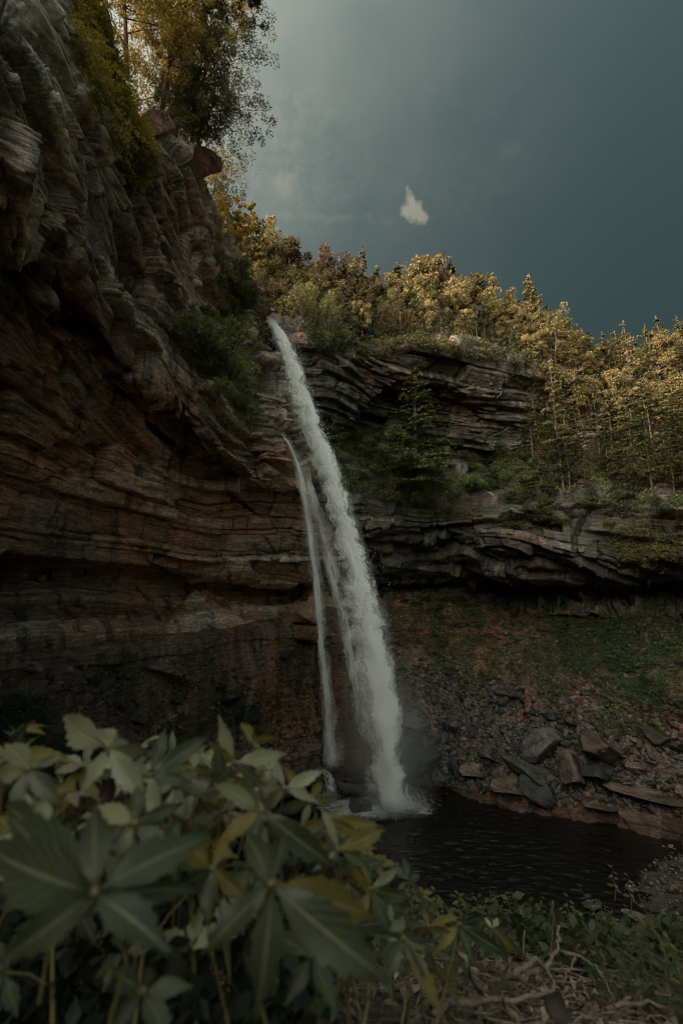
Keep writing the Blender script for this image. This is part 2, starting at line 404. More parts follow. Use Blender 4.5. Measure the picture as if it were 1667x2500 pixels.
BOULDER_RED = rock_mat('red_boulder', [(0.020, 0.016, 0.015), (0.055, 0.038, 0.032), (0.10, 0.068, 0.055), (0.17, 0.12, 0.10)], red=0.35, wet=0.5, moss=0.1, lichen=0.2, world=False, wetshine=0.25)
GRITTY = rock_mat('gravel_bed', [(0.012, 0.011, 0.010), (0.032, 0.027, 0.023), (0.06, 0.048, 0.04)], red=0.4, wet=0.4, moss=0.0, lichen=0.15)
EARTH = rock_mat('earth', [(0.038, 0.029, 0.021), (0.084, 0.063, 0.042), (0.147, 0.105, 0.067)], red=0.3, wet=0.2, moss=0.5, lichen=0.1)
BARK = bark_mat('bark', (0.035, 0.028, 0.022), (0.13, 0.10, 0.075))
PALE_WOOD = bark_mat('pale_wood', (0.12, 0.09, 0.065), (0.34, 0.27, 0.20))

# ---------------------------------------------------------------- cliffs
CAMP = np.array((0.0, 0.0, CAM_Z))
def rows_w(rows): return [[W(*p) for p in r] for r in rows]
# left wall: foot, ledge, recess, roof, roof, lip, face, rim, unseen hill behind, shaped to block the sun
def wl(x, y, z): return ('w', x, y, z)
def RW(rows):
    return [[np.array(p[1:], float) if p[0] == 'w' else W(*p) for p in r] for r in rows]
left_rows = RW([
 [wl(-28,-22,-2), wl(-24,13,-2), wl(-25,24,-2), wl(-23,31,-2), wl(-19,40,-2), wl(-15,48,-2), wl(-9,56,-2), wl(-2,61,-2), wl(8,67,-2)],  # hidden skirt added below the wall to close a gap to sunlight
 [wl(-26,-22,8),  (-420,1900,18.5), (0,1800,28.5), (200,1760,35), (400,1720,43), (560,1700,51), (700,1690,59), (840,1680,62), (980,1660,66)],
 [wl(-25,-22,17), (-420,1590,15.5), (0,1590,24), (200,1570,30), (400,1550,38), (560,1530,46), (700,1520,54), (840,1510,58), (980,1500,66)],
 [wl(-25,-22,20.3),(-420,1405,16), (0,1405,27.2), (200,1412,33.2), (400,1422,41.2), (560,1430,49), (700,1436,56.5), (840,1437,60), (980,1440,68)],
 [wl(-24,-22,21.3),(-420,1360,14), (0,1366,22.4), (200,1373,28.4), (400,1389,36.4), (560,1405,44.4), (700,1412,52), (840,1418,57), (980,1420,66)],
 [wl(-21,-22,25),(-420,1090,13), (0,1140,20.5), (200,1180,26.5), (400,1240,34.5), (560,1290,42.5), (700,1340,48), (840,1350,54), (960,1360,64)],
 [wl(-17,-22,29),(-400,600,11),  (0,760,17.0), (180,860,22.3), (345,1000,30), (500,1130,38.5), (650,1210,43), (800,1230,50), (940,1260,62)],
 [wl(-12,-22,32),(-380,-80,8),  (-40,230,10), (110,470,14.5), (290,870,22.5), (430,965,28), (590,1125,37), (705,1130,41), (800,1170,56)],
 [wl(-13,-20,40),(-260,-420,9.5), (60,60,12.8), (215,330,17.5), (350,640,24), (490,830,30), (600,990,37), (690,1000,41.5), (740,1030,56)],
 [wl(-14,-20,46),(-100,-700,11.5),(170,-60,16.4), (300,250,22), (455,420,26.5), (530,610,33), (610,705,38), (652,790,42.5), (690,800,54)],
 [wl(-22,-20,49), wl(-22,8,49), wl(-24,18,49), wl(-22,28,49.5), wl(-20,36,50), wl(-17,44,50), wl(-13,50,50), wl(-9,52,49.5), wl(-5,58,49.5)],
 [wl(-50,-20,54), wl(-50,8,54), wl(-50,24,54.5), wl(-48,40,55), wl(-42,52,56), wl(-30,66,58), wl(-14,76,58), wl(-2,80,58), wl(8,80,58)],
 [wl(-54,-24,-2), wl(-54,8,-2), wl(-54,24,-2), wl(-52,42,-2), wl(-46,56,-2), wl(-32,72,-2), wl(-14,84,-2), wl(-2,88,-2), wl(8,88,-2)],  # unseen back skirt added to keep sun out of the hollow sheet
])
GL = sheet(left_rows, [8, 20, 46, 16, 60, 95, 105, 90, 130, 34, 12, 8], [14, 60, 85, 110, 90, 80, 60, 40])
zl = GL[..., 2]; yl = GL[..., 1]
am = np.interp(zl, [8, 19.8, 20.6, 27, 32], [0.30, 0.30, 0.62, 0.72, 1.05])
sa = 0.26*np.clip((zl-25)/9, 0, 1)*(yl-25)*np.clip((48-yl)/12, 0, 1)
GLd, tl, nl_ = rock_displace(GL, ampmap=am, sadd=sa, amp=1.0, seed=3, big=(0.7, 3.6), small=(0.10, 0.55), cell=0.30, along=(0.30, 0.954), stretch=0.42, fine=np.interp(zl, [20, 27, 34], [0.45, 0.65, 1.4]), outward=np.array((4.0, 12.0, 18.0)), dip=(0.02, -0.03))
# nearer the rim and hill the sheet calms down
cliff = mesh_np('cliff_left', GLd.reshape(-1, 3), grid_faces(*GLd.shape[:2]), ROCK_L, attrs={'tint': ('POINT', tl)})
tag(cliff, kind='structure')

right_rows = RW([
 [(540,1640,57), (760,1600,58), (900,1560,60), (1050,1540,62), (1200,1520,60), (1350,1510,56), (1500,1500,50), (1700,1500,44), (2100,1500,34)],
 [(540,1440,59), (760,1445,60), (900,1450,62), (1050,1452,64), (1200,1446,62), (1350,1440,58), (1500,1436,52), (1700,1432,46), (2100,1430,36)],
 [(540,1418,60), (760,1420,61), (900,1424,64), (1050,1428,66), (1200,1430,64), (1350,1432,60), (1500,1430,54), (1700,1425,47), (2100,1425,37)],
 [(540,1380,57), (760,1380,57), (900,1385,59), (1050,1395,60), (1200,1405,57), (1350,1410,53), (1500,1412,48), (1700,1405,42), (2100,1400,33)],
 [(540,1300,53), (760,1270,51), (900,1290,53), (1050,1290,54), (1200,1330,51), (1350,1350,48), (1500,1370,44), (1700,1360,39), (2100,1350,31)],
 [(560,1220,50), (780,1190,47.5), (900,1205,51), (1050,1225,54), (1200,1225,52), (1350,1215,49), (1500,1235,45), (1700,1215,40), (2100,1200,32)],
 [(570,1060,49), (800,1080,52), (900,1090,57), (1050,1130,61), (1200,1135,63), (1350,1120,60), (1500,1120,55), (1700,1100,48), (2100,1080,36)],
 [(570,940,48), (800,980,49), (900,985,54), (1050,1000,58), (1200,1010,60), (1330,1040,62), (1500,1030,59), (1700,1010,52), (2100,980,40)],
 [(570,820,47), (760,850,46), (870,868,49), (1020,862,51.5), (1180,880,54.5), (1300,925,58), (1500,960,62), (1700,920,57), (2100,880,45)],
 [(560,782,48), (740,790,49), (870,840,54), (1020,838,57), (1180,850,60), (1320,890,64), (1500,910,68), (1700,880,64), (2100,840,52)],
 [wl(-10,62,52), wl(-3,64,54), wl(4,68,56), wl(14,70,56), wl(25,72,56), wl(36,74,54), wl(48,76,52), wl(62,74,52), wl(90,70,52)],
 [wl(-10,110,56), wl(0,110,58), wl(10,110,58), wl(25,110,58), wl(40,110,57), wl(55,110,56), wl(70,110,54), wl(95,110,54), wl(140,100,54)],
])
GR = sheet(right_rows, [8, 14, 16, 34, 60, 50, 70, 70, 14, 10, 8], [36, 40, 60, 64, 64, 64, 70, 34])
ampR = 1.0
sr = 0.35*np.clip((GR[..., 0]-12)/10, 0, 1)*(GR[..., 0]-20)*np.clip((36-GR[..., 2])/6, 0, 1)
GRd, tr_, nr_ = rock_displace(GR, sadd=sr, amp=1.15, seed=8, big=(0.6, 2.2), small=(0.15, 0.7), cell=0.26, outward=np.array((2.0, 10.0, 30.0)), dip=(0.03, 0.0))
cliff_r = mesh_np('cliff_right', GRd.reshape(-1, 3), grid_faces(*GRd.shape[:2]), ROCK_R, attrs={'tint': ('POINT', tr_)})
tag(cliff_r, kind='structure')

# talus apron: from the foot of the walls down to the pool
def edge(px, Y, z=0.0):
    # the point at world height z, distance Y that stands in column px
    r = (z-CAM_Z)/Y
    c, s = math.cos(PITCH), math.sin(PITCH)
    y = (r*c-s)/(c+r*s); f = c-y*s
    return np.array(((px-CX)/FPX/f*Y, Y, z))
cols_t = [(-420,14.4), (0,22.7), (200,28.6), (400,36.4), (560,44.4), (700,52.4), (840,57.2), (960,62), (1080,63), (1200,61.5), (1350,57.5), (1500,51.5), (1700,45.5), (2100,35.5)]
top_py = [1600, 1610, 1600, 1570, 1545, 1515, 1490, 1462, 1456, 1450, 1443, 1439, 1435, 1432]
edge_Y = [22, 29, 33, 38, 44, 50.5, 54.5, 53.8, 51.5, 48, 45.5, 43.5, 40.5, 36]
tal = [[], [], [], [], [], []]
for (px, Y), py, eY in zip(cols_t, top_py, edge_Y):
    T = W(px, py, Y+0.6); E = edge(px, eY, 0.0)
    back = T+np.array((T[0]*0.10, 3.5, 0.6))
    tal[0].append(back); tal[1].append(T)
    tal[2].append(T*0.66+E*0.34-np.array((0, 0, 0.5))); tal[3].append(T*0.32+E*0.68-np.array((0, 0, 0.9)))
    tal[4].append(E+np.array((0, 0, 0.1))); tal[5].append(E+np.array((-E[0]*0.08, -4.0, -1.8)))
GT = sheet(tal, [10, 90, 90, 80, 20], [12, 34, 34, 34, 34, 34, 34, 34, 34, 44, 44, 50, 24])
nT = grid_normals(GT); sgn = np.where(nT[..., 2:3] < 0, -1, 1); nT = nT*sgn
x, y, z = GT[..., 0], GT[..., 1], GT[..., 2]
li, lf, lt = layers(z+0.5*fbm(x*0.15, y*0.15, z*0.1, 2, 71), 77, 0.5, 1.8)
cT, eT = cells(x*0.55, y*0.55, li*0, 70); cT2, eT2 = cells(x*1.7, y*1.7, li*0+1, 72)
hl = _hash(li, li*0, li*0, 73)
dT = 1.0*fbm(x*0.16, y*0.16, z*0.16, 4, 60)+0.45*(cT-0.5)+0.28*(cT2-0.5)+0.3*(hl-0.5)+0.15*fbm(x*1.8, y*1.8, z*1.8, 3, 66)
fade = np.ones(GT.shape[0]); fade[:12] = np.linspace(0.4, 1, 12)
GTd = GT+nT*(dT*fade[:, None])[..., None]
talus = mesh_np('talus_slope', GTd.reshape(-1, 3), grid_faces(*GTd.shape[:2]), SOIL, attrs={'tint': ('POINT', np.clip(0.5*cT+0.5*cT2, 0, 1))})
tag(talus, kind='structure')

# ground sheet to the horizon, with the pool basin in it
n = 120
gx = np.concatenate((np.linspace(-900, -80, 12)[:-1], np.linspace(-80, 120, n), np.linspace(120, 900, 12)[1:]))
gy = np.concatenate((np.linspace(-900, -60, 12)[:-1], np.linspace(-60, 130, n), np.linspace(130, 900, 12)[1:]))
X, Yg = np.meshgrid(gx, gy)
Z = -1.6+0.35*fbm(X*0.1, Yg*0.1, X*0, 3, 90)
Gg = np.stack((X, Yg, Z), 2)
ground = mesh_np('ground', Gg.reshape(-1, 3), grid_faces(*Gg.shape[:2]), EARTH, attrs={'tint': ('POINT', Z*0+0.4)}, smooth=True)
tag(ground, kind='structure')

# water of the pool
m = M('pool_water')
p = m.pos((0.8, 2.4, 1.0)); p2 = m.pos((1.0, 2.2, 1.0))
h = m.math('ADD', m.math('MULTIPLY', m.noise(p, 1.1, 4, 0.6, 0.6), 1.0), m.math('MULTIPLY', m.noise(p2, 3.4, 3, 0.6, 0.4), 0.35))
b = m.bump(h, 0.6, 0.3)
pw = m.n('ShaderNodeBsdfPrincipled', {'Base Color': (0.006, 0.005, 0.004), 'Roughness': 0.06, 'IOR': 1.33, 'Normal': b, 'Specular IOR Level': 1.0})
POOL = m.finish(pw.outputs[0])
wx_ = np.concatenate((np.linspace(-60, -8, 20)[:-1], np.linspace(-8, 24, 330), np.linspace(24, 70, 20)[1:])); wy_ = np.concatenate((np.linspace(-5, 27, 16)[:-1], np.linspace(27, 56, 330), np.linspace(56, 62, 5)[1:])); A, B = np.meshgrid(wx_, wy_)
rip = np.clip((B-26)/3, 0, 1)*np.clip((57-B)/2, 0, 1)*np.clip((A+9)/3, 0, 1)*np.clip((25-A)/3, 0, 1)
# rings from the foot of the falls crossed by a light chop
rr_ = np.hypot(A-4.5, B-48.0); ph = rr_*5.2+2.2*fbm(A*0.3, B*0.3, A*0, 3, 15)
hw_ = 0.030*np.sin(ph)*(0.4+0.6*vnoise(A*0.5, B*0.5, A*0, 16))*np.exp(-rr_/30)+0.085*fbm(A*1.15, B*2.1, A*0, 3, 17)+0.03*fbm(A*3.0, B*4.6, A*0, 2, 19)
water = mesh_np('pool_water', np.stack((A, B, 0.02+hw_*rip), 2).reshape(-1, 3), grid_faces(len(wy_), len(wx_)), POOL, smooth=True)
tag(water, kind='structure')
# ---------------------------------------------------------------- waterfall
def water_mat(name, us, vs, soft, dens, gap, seed, col=(0.95, 0.94, 0.92), grain=0.0, glow=0.0):
    """falling water: streaks, tongues and gaps as transparency of a white curtain"""
    m = M(name)
    uv = m.n('ShaderNodeUVMap').outputs[0]
    sp = m.n('ShaderNodeSeparateXYZ', {'Vector': uv}); u, v = sp.outputs['X'], sp.outputs['Y']     # u -1..1, v metres fallen
    wv = m.n('ShaderNodeCombineXYZ', {'X': m.math('MULTIPLY', u, 0.9), 'Y': m.math('MULTIPLY', v, 0.45), 'Z': seed*1.7}).outputs[0]
    wob_ = m.math('SUBTRACT', m.noise(wv, 1.0, 5, 0.65), 0.5)
    u = m.math('ADD', u, m.math('MULTIPLY', wob_, 1.1))
    def vec(a, b, c=0.0):
        return m.n('ShaderNodeCombineXYZ', {'X': m.math('MULTIPLY', u, a), 'Y': m.math('MULTIPLY', v, b), 'Z': c+seed*3.17}).outputs[0]
    streak = m.noise(vec(us, vs), 1.0, 5, 0.6, 0.25)
    tongue = m.noise(vec(us*0.45, vs*0.8, 5.0), 1.0, 3, 0.5, 0.5)
    finest = m.noise(vec(us*4.5, vs*3.2, 9.0), 1.0, 4, 0.7)
    a = m.math('ADD', m.math('MULTIPLY', streak, 0.55), m.math('MULTIPLY', tongue, 0.45))
    a = m.math('ADD', a, m.math('MULTIPLY', m.math('SUBTRACT', finest, 0.5), 0.25+grain))
    edge = m.math('MAXIMUM', m.math('SUBTRACT', 1.0, m.math('POWER', m.math('ABSOLUTE', u), 1.5)), 0.0)
    a = m.math('ADD', a, m.math('MULTIPLY', m.math('SUBTRACT', edge, 0.75), 0.42))
    rg = m.n('ShaderNodeMapRange', {'Value': a, 'From Min': gap, 'From Max': gap+soft})
    rg.interpolation_type = 'SMOOTHSTEP'
    al = m.math('MULTIPLY', rg.outputs[0], dens)
    ends = m.attr('fade')
    al = m.math('MULTIPLY', al, ends)
    al = m.math('MULTIPLY', al, m.math('MINIMUM', m.math('MULTIPLY', edge, 2.2), 1.0))
    eu = m.math('SUBTRACT', 1.0, m.math('POWER', m.math('ABSOLUTE', sp.outputs['X']), 4.0)); al = m.math('MULTIPLY', al, m.math('MINIMUM', m.math('MULTIPLY', eu, 2.0), 1.0))
    df = m.n('ShaderNodeBsdfDiffuse', {'Color': col}); tr = m.n('ShaderNodeBsdfTranslucent', {'Color': col})
    mx = m.n('ShaderNodeMixShader', {0: 0.22, 1: df.outputs[0], 2: tr.outputs[0]})
    tp = m.n('ShaderNodeBsdfTransparent')
    fin = m.n('ShaderNodeMixShader', {0: al, 1: tp.outputs[0], 2: mx.outputs[0]})
    return m.finish(fin.outputs[0])

def fall_path(keys, n=90):
    """keys: (px, py, Y, halfwidth px) -> smooth centre line, half width in metres"""
    P = []
    for px, py, Y, hw in keys:
        c = W(px, py, Y); e = W(px+hw, py, Y); P.append((*c, abs(e[0]-c[0])))
    P = np.array(P)[:, None, :]
    k = len(keys)-1
    return catmull(P, [n]*k)[:, 0, :]
def curtain(name, path, mat, parent, yoff, xoff=0.0, wmul=1.0, nu=12, seed=0, bulge=0.5, fades=(0.02, 0.05), wob=0.10):
    C = path[:, :3]; hw = path[:, 3]*wmul
    L = np.concatenate(([0], np.cumsum(np.linalg.norm(np.diff(C, axis=0), axis=1))))
    us = np.linspace(-1, 1, nu)
    t = L/L[-1]
    V = np.zeros((len(C), nu, 3)); UV = np.zeros((len(C), nu, 2))
    for j, u in enumerate(us):
        wb = wob*fbm(u*2+0*L, L*0.35, seed+0*L, 3, 40+seed)*(0.3+hw)
        V[:, j, 0] = C[:, 0]+u*hw+xoff*hw+wb
        V[:, j, 1] = C[:, 1]+yoff*(0.3+hw)-bulge*hw*math.cos(u*math.pi/2)+wb
        V[:, j, 2] = C[:, 2]
        UV[:, j, 0] = u; UV[:, j, 1] = L
    f = np.clip(t/fades[0], 0, 1)*np.clip((1-t)/fades[1], 0, 1)
    o = mesh_np(name, V.reshape(-1, 3), grid_faces(len(C), nu), mat, parent, smooth=True, uv=UV.reshape(-1, 2), attrs={'fade': ('POINT', np.repeat(f, nu))})
    return o

main_keys = [(640,772,43.5,6), (655,780,42.6,12), (685,825,42.4,20), (706,880,42.5,30), (734,965,42.9,36), (768,1070,43.4,40), (806,1180,44,42),
             (838,1290,44.6,44), (866,1400,45.3,50), (882,1520,46,66), (900,1650,46.8,66), (916,1770,47.5,60), (940,1870,48,44), (953,1965,48.3,46)]
mp_ = fall_path(main_keys, 14)
wf = empty('waterfall', tuple(mp_[-1, :3])); wf.location = (0, 0, 0)
tag(wf, 'tall main waterfall arcing from the notch in the rim down to the pool', 'waterfall')
W1 = water_mat('falling_water_core', 2.2, 0.42, 0.16, 1.0, 0.40, 1)
W2 = water_mat('falling_water_streaks', 4.5, 0.55, 0.16, 0.85, 0.42, 2, grain=0.25)
W3 = water_mat('falling_water_veil', 1.4, 0.10, 0.42, 0.34, 0.26, 3)
W4 = water_mat('falling_water_spatter', 9.0, 2.4, 0.10, 0.8, 0.53, 4, grain=0.6)
curtain('water_curtain', mp_, W3, wf, 0.55, 0.05, 1.3, seed=1)
curtain('water_curtain', mp_, W1, wf, 0.15, 0.02, 1.0, seed=2)
curtain('water_curtain', mp_, W2, wf, -0.15, 0.0, 1.05, seed=3)
curtain('water_curtain', mp_, W2, wf, -0.45, 0.12, 0.95, seed=4)
curtain('water_spatter', mp_[:90], W4, wf, -0.6, -0.25, 1.25, seed=5, fades=(0.08, 0.4))
# dense tongue on the right of the lower half
lo_keys = [(800,1150,43.6,10), (822,1230,43.9,18), (850,1330,44.5,20), (880,1440,45,24), (905,1550,45.7,32), (925,1680,46.3,38), (938,1790,46.9,42), (950,1880,47.3,40), (960,1968,47.6,36)]
lp_ = fall_path(lo_keys, 14)
W5 = water_mat('falling_water_dense', 1.9, 0.16, 0.26, 1.0, 0.28, 6)
curtain('water_tongue', lp_, W5, wf, -0.5, 0.0, 1.35, seed=6, fades=(0.25, 0.05), bulge=0.6)
# trailing wisps thrown off to the left
W6 = water_mat('falling_water_wisp', 2.6, 0.22, 0.26, 0.60, 0.42, 7, grain=0.1)
for i, ks in enumerate(([(742,1120,43.2,12), (768,1240,43.6,18), (800,1370,44.2,18), (826,1490,45,18), (842,1580,45.8,12)],
                        [(790,1300,44,12), (822,1420,44.8,20), (848,1560,45.4,22), (868,1680,46,20), (882,1800,46.8,14)],
                        [(905,1400,45.2,10), (922,1540,45.9,18), (938,1680,46.5,24), (955,1820,47.1,24), (970,1940,47.6,22)])):
    curtain('water_wisp', fall_path(ks, 12), W6, wf, -0.1*i, 0, 1.3, seed=10+i, fades=(0.15, 0.3))
# second, thin fall from the lower lip
sec_keys = [(690,1062,41.6,3), (706,1085,41.2,7), (726,1130,41.2,11), (742,1210,41.5,12), (756,1300,41.9,12), (768,1400,42.4,11), (778,1500,43,12), (787,1600,43.6,12), (796,1690,44.3,11), (803,1770,45.2,16), (807,1875,46.3,22)]
sp_ = fall_path(sec_keys, 12)
wf2 = empty('waterfall'); tag(wf2, 'thin second waterfall springing from the lower lip left of the main one', 'waterfall')
W7 = water_mat('thin_fall_core', 1.8, 0.22, 0.40, 0.62, 0.27, 8)
W8 = water_mat('thin_fall_veil', 1.2, 0.20, 0.40, 0.32, 0.28, 9)
curtain('water_curtain', sp_, W7, wf2, 0, 0, 1.1, seed=20, fades=(0.02, 0.03))
curtain('water_curtain', sp_, W7, wf2, -0.2, -0.2, 0.7, seed=22, fades=(0.02, 0.1))
curtain('water_curtain', sp_, W8, wf2, 0.3, 0.15, 1.9, seed=21, fades=(0.1, 0.03))
curtain('water_veil', fall_path([(735,1150,41.8,10), (765,1230,42.3,26), (790,1320,43,34), (812,1420,44,30)], 12), W8, wf2, 0.3, 0.2, 1.0, seed=23, fades=(0.3, 0.5))

W10 = water_mat('cascade', 5.0, 1.6, 0.3, 0.7, 0.42, 12, grain=0.6)
for i, ks in enumerate(([(786,1868,48.8,10), (800,1890,48.5,18), (812,1932,48.2,24)], [(900,1858,48.6,22), (905,1890,48.2,26), (915,1935,48.0,30)])):
    curtain('cascade', fall_path(ks, 10), W10, wf2 if i < 1 else wf, 0, 0, 1.4, seed=30+i, fades=(0.3, 0.2))
# loose drops thrown off both falls
def drops(path, n, spread, seed, up=1.0, size=(0.012, 0.05)):
    r = np.random.RandomState(seed); k = (r.rand(n)**up*(len(path)-1)).astype(int)
    C = path[k, :3]; hw = path[k, 3]
    side = r.randn(n)*0.55*spread
    P = C+np.stack((side*hw, -0.3+r.randn(n)*0.3*hw, r.randn(n)*0.15), 1)
    s = size[0]+(size[1]-size[0])*r.rand(n)**3
    tet = np.array(((0, 0, 2.6), (0.9, 0, -0.6), (-0.5, 0.8, -0.6), (-0.5, -0.8, -0.6)))
    V = P[:, None, :]+tet[None]*s[:, None, None]
    F = np.array(((0, 1, 2), (0, 2, 3), (0, 3, 1), (1, 3, 2)))
    return V.reshape(-1, 3), (F[None]+(np.arange(n)*4)[:, None, None]).reshape(-1, 3)
mw = M('water_drops'); WDROP = mw.finish(mw.n('ShaderNodeBsdfPrincipled', {'Base Color': (0.75, 0.76, 0.76), 'Roughness': 0.25}).outputs[0])
V, F = drops(mp_, 15000, 1.15, 5, 1.7)
tag(mesh_np('water_drops', V, F, WDROP, wf), kind='stuff')
V, F = drops(sp_, 1500, 1.3, 6, 1.3, (0.01, 0.03))
tag(mesh_np('water_drops', V, F, WDROP, wf2), kind='stuff')

W11 = water_mat('drifting_veil', 1.6, 0.30, 0.5, 0.42, 0.30, 13, grain=0.3)
curtain('water_veil', fall_path([(830,1480,45.8,20), (868,1600,46.4,40), (897,1720,47.2,54), (922,1830,47.9,60), (940,1950,48.4,66)], 12), W11, wf, 0.4, 0, 1.0, seed=41, fades=(0.3, 0.1))
rs = np.random.RandomState(8)
def splash(c, n, R, H, parent):
    a = rs.rand(n)*6.283; r = R*np.abs(rs.randn(n))*0.5; z = H*rs.rand(n)**2*np.exp(-r/R)
    P = np.stack((c[0]+r*np.cos(a), c[1]+r*np.sin(a)*0.7, c[2]+z), 1); s_ = 0.014+0.045*rs.rand(n)**3
    tet = np.array(((0, 0, 1.6), (0.9, 0, -0.6), (-0.5, 0.8, -0.6), (-0.5, -0.8, -0.6)))
    V = P[:, None, :]+tet[None]*s_[:, None, None]; F = np.array(((0, 1, 2), (0, 2, 3), (0, 3, 1), (1, 3, 2)))
    tag(mesh_np('splash_drops', V.reshape(-1, 3), (F[None]+(np.arange(n)*4)[:, None, None]).reshape(-1, 3), WDROP, parent), kind='stuff')
splash(edge(953, 48.2, 0.0), 14000, 3.4, 3.0, wf)
splash(edge(805, 49.0, 0.4), 1800, 1.3, 1.2, wf2)
# spray drifting off the foot of the falls
def mist(name, c, s, dens, label, parent=None):
    bm_v, bm_f = ico(3); V = bm_v*np.array(s)+np.array(c)
    m = M(name+'_air')
    p = m.pos(); sub = m.n('ShaderNodeVectorMath', {0: p, 1: tuple(c)}, operation='SUBTRACT').outputs[0]
    dv = m.n('ShaderNodeVectorMath', {0: sub, 1: tuple(1/v for v in s)}, operation='MULTIPLY').outputs[0]
    ln = m.n('ShaderNodeVectorMath', {0: dv}, operation='LENGTH').outputs['Value']
    fall = m.math('POWER', m.math('MAXIMUM', m.math('SUBTRACT', 1.0, ln), 0.0), 1.5)
    nz_ = m.ramp(m.noise(m.pos((1, 1, 0.5)), 0.6, 3, 0.6), [(0.3, 0.3), (0.7, 1.0)])
    d = m.math('MULTIPLY', m.math('MULTIPLY', fall, nz_), dens)
    v = m.n('ShaderNodeVolumePrincipled', {'Color': (0.95, 0.95, 0.94), 'Density': d, 'Anisotropy': 0.2})
    m.t.links.new(v.outputs[0], m.out.inputs['Volume'])
    o = mesh_np(name, V, bm_f, m.m, parent); tag(o, label, 'mist', kind='stuff'); return o
def ico(sub):
    import bmesh
    bm = bmesh.new(); bmesh.ops.create_icosphere(bm, subdivisions=sub, radius=1.0)
    V = np.array([v.co[:] for v in bm.verts]); F = np.array([[v.index for v in f.verts] for f in bm.faces]); bm.free()
    return V, F
fc = W(935, 1850, 47.2)
mist('spray_mist', tuple(fc+np.array((0.5, 0, 1.2))), (5.8, 4.0, 10.0), 0.42, 'white spray drifting round the foot of the main waterfall')
scene.cycles.volume_step_rate = 2.0; scene.cycles.volume_max_steps = 64

# churned white water where the falls meet the pool
m = M('foam'); p = m.pos()
n1 = m.noise(m.pos((1, 1.8, 1)), 2.2, 9, 0.8, 1.2); f_ = m.attr('fade')
al = m.ramp(m.math('ADD', m.math('MULTIPLY', n1, 0.75), m.math('MULTIPLY', f_, 0.5)), [(0.62, 0.0), (0.92, 0.85)])
df = m.n('ShaderNodeBsdfDiffuse', {'Color': (0.7, 0.7, 0.68)}); tp = m.n('ShaderNodeBsdfTransparent')
FOAM = m.finish(m.n('ShaderNodeMixShader', {0: al, 1: tp.outputs[0], 2: df.outputs[0]}).outputs[0])
cf = edge(958, 48.0, 0.0)
n_ = 90; a = np.linspace(-1, 1, n_); A, B = np.meshgrid(a, a)
FX = cf[0]-1.6+A*7.5; FY = cf[1]-0.2+B*4.2
rr = np.sqrt(((FX-cf[0]+1.6)/6.4)**2+((FY-cf[1]+0.3)/3.4)**2)
fd = np.clip(1.25-rr+0.35*fbm(FX*0.5, FY*0.5, FX*0, 3, 44), 0, 1)
FZ = 0.09+0.30*fd*np.clip(fbm(FX*0.9, FY*0.9, FX*0, 4, 45)+0.35, 0, 1)
foam = mesh_np('foam', np.stack((FX, FY, FZ), 2).reshape(-1, 3), grid_faces(n_, n_), FOAM, smooth=True, attrs={'fade': ('POINT', fd)})
tag(foam, 'white foam spreading over the pool at the foot of the falls', 'foam', kind='stuff')
# ---------------------------------------------------------------- vegetation
def in_poly(px, py, poly):
    r = np.zeros(px.shape, bool); n = len(poly); j = n-1
    for i in range(n):
        xi, yi = poly[i]; xj, yj = poly[j]
        c = ((yi > py) != (yj > py)) & (px < (xj-xi)*(py-yi)/((yj-yi) or 1e-9)+xi)
        r ^= c; j = i
    return r
class Surf:
    def __init__(s, G):
        s.P = G.reshape(-1, 3); s.N = grid_normals(G).reshape(-1, 3)
        s.px, s.py, s.d = proj(s.P)
        tocam = CAMP-s.P; f = np.sum(s.N*tocam, 1) < 0; s.N[f] *= -1
        s.area = None
    def at(s, px, py, r=9):
        d2 = (s.px-px)**2+(s.py-py)**2
        k = np.where(d2 < r*r)[0]
        if len(k) == 0: k = np.argsort(d2)[:3]
        dd = s.d[k]; k = k[dd < dd.min()+1.5]; k = k[np.argmin(d2[k])]
        return s.P[k].copy(), s.N[k].copy()
SL, SR, ST = Surf(GLd), Surf(GRd), Surf(GTd)
HP = np.concatenate((GRd[-34:].reshape(-1, 3), GLd[-56:-9].reshape(-1, 3)))
def ground_z(x, y):
    d = (HP[:, 0]-x)**2+(HP[:, 1]-y)**2
    k = np.argsort(d)[:4]; return float(np.median(HP[k, 2]))

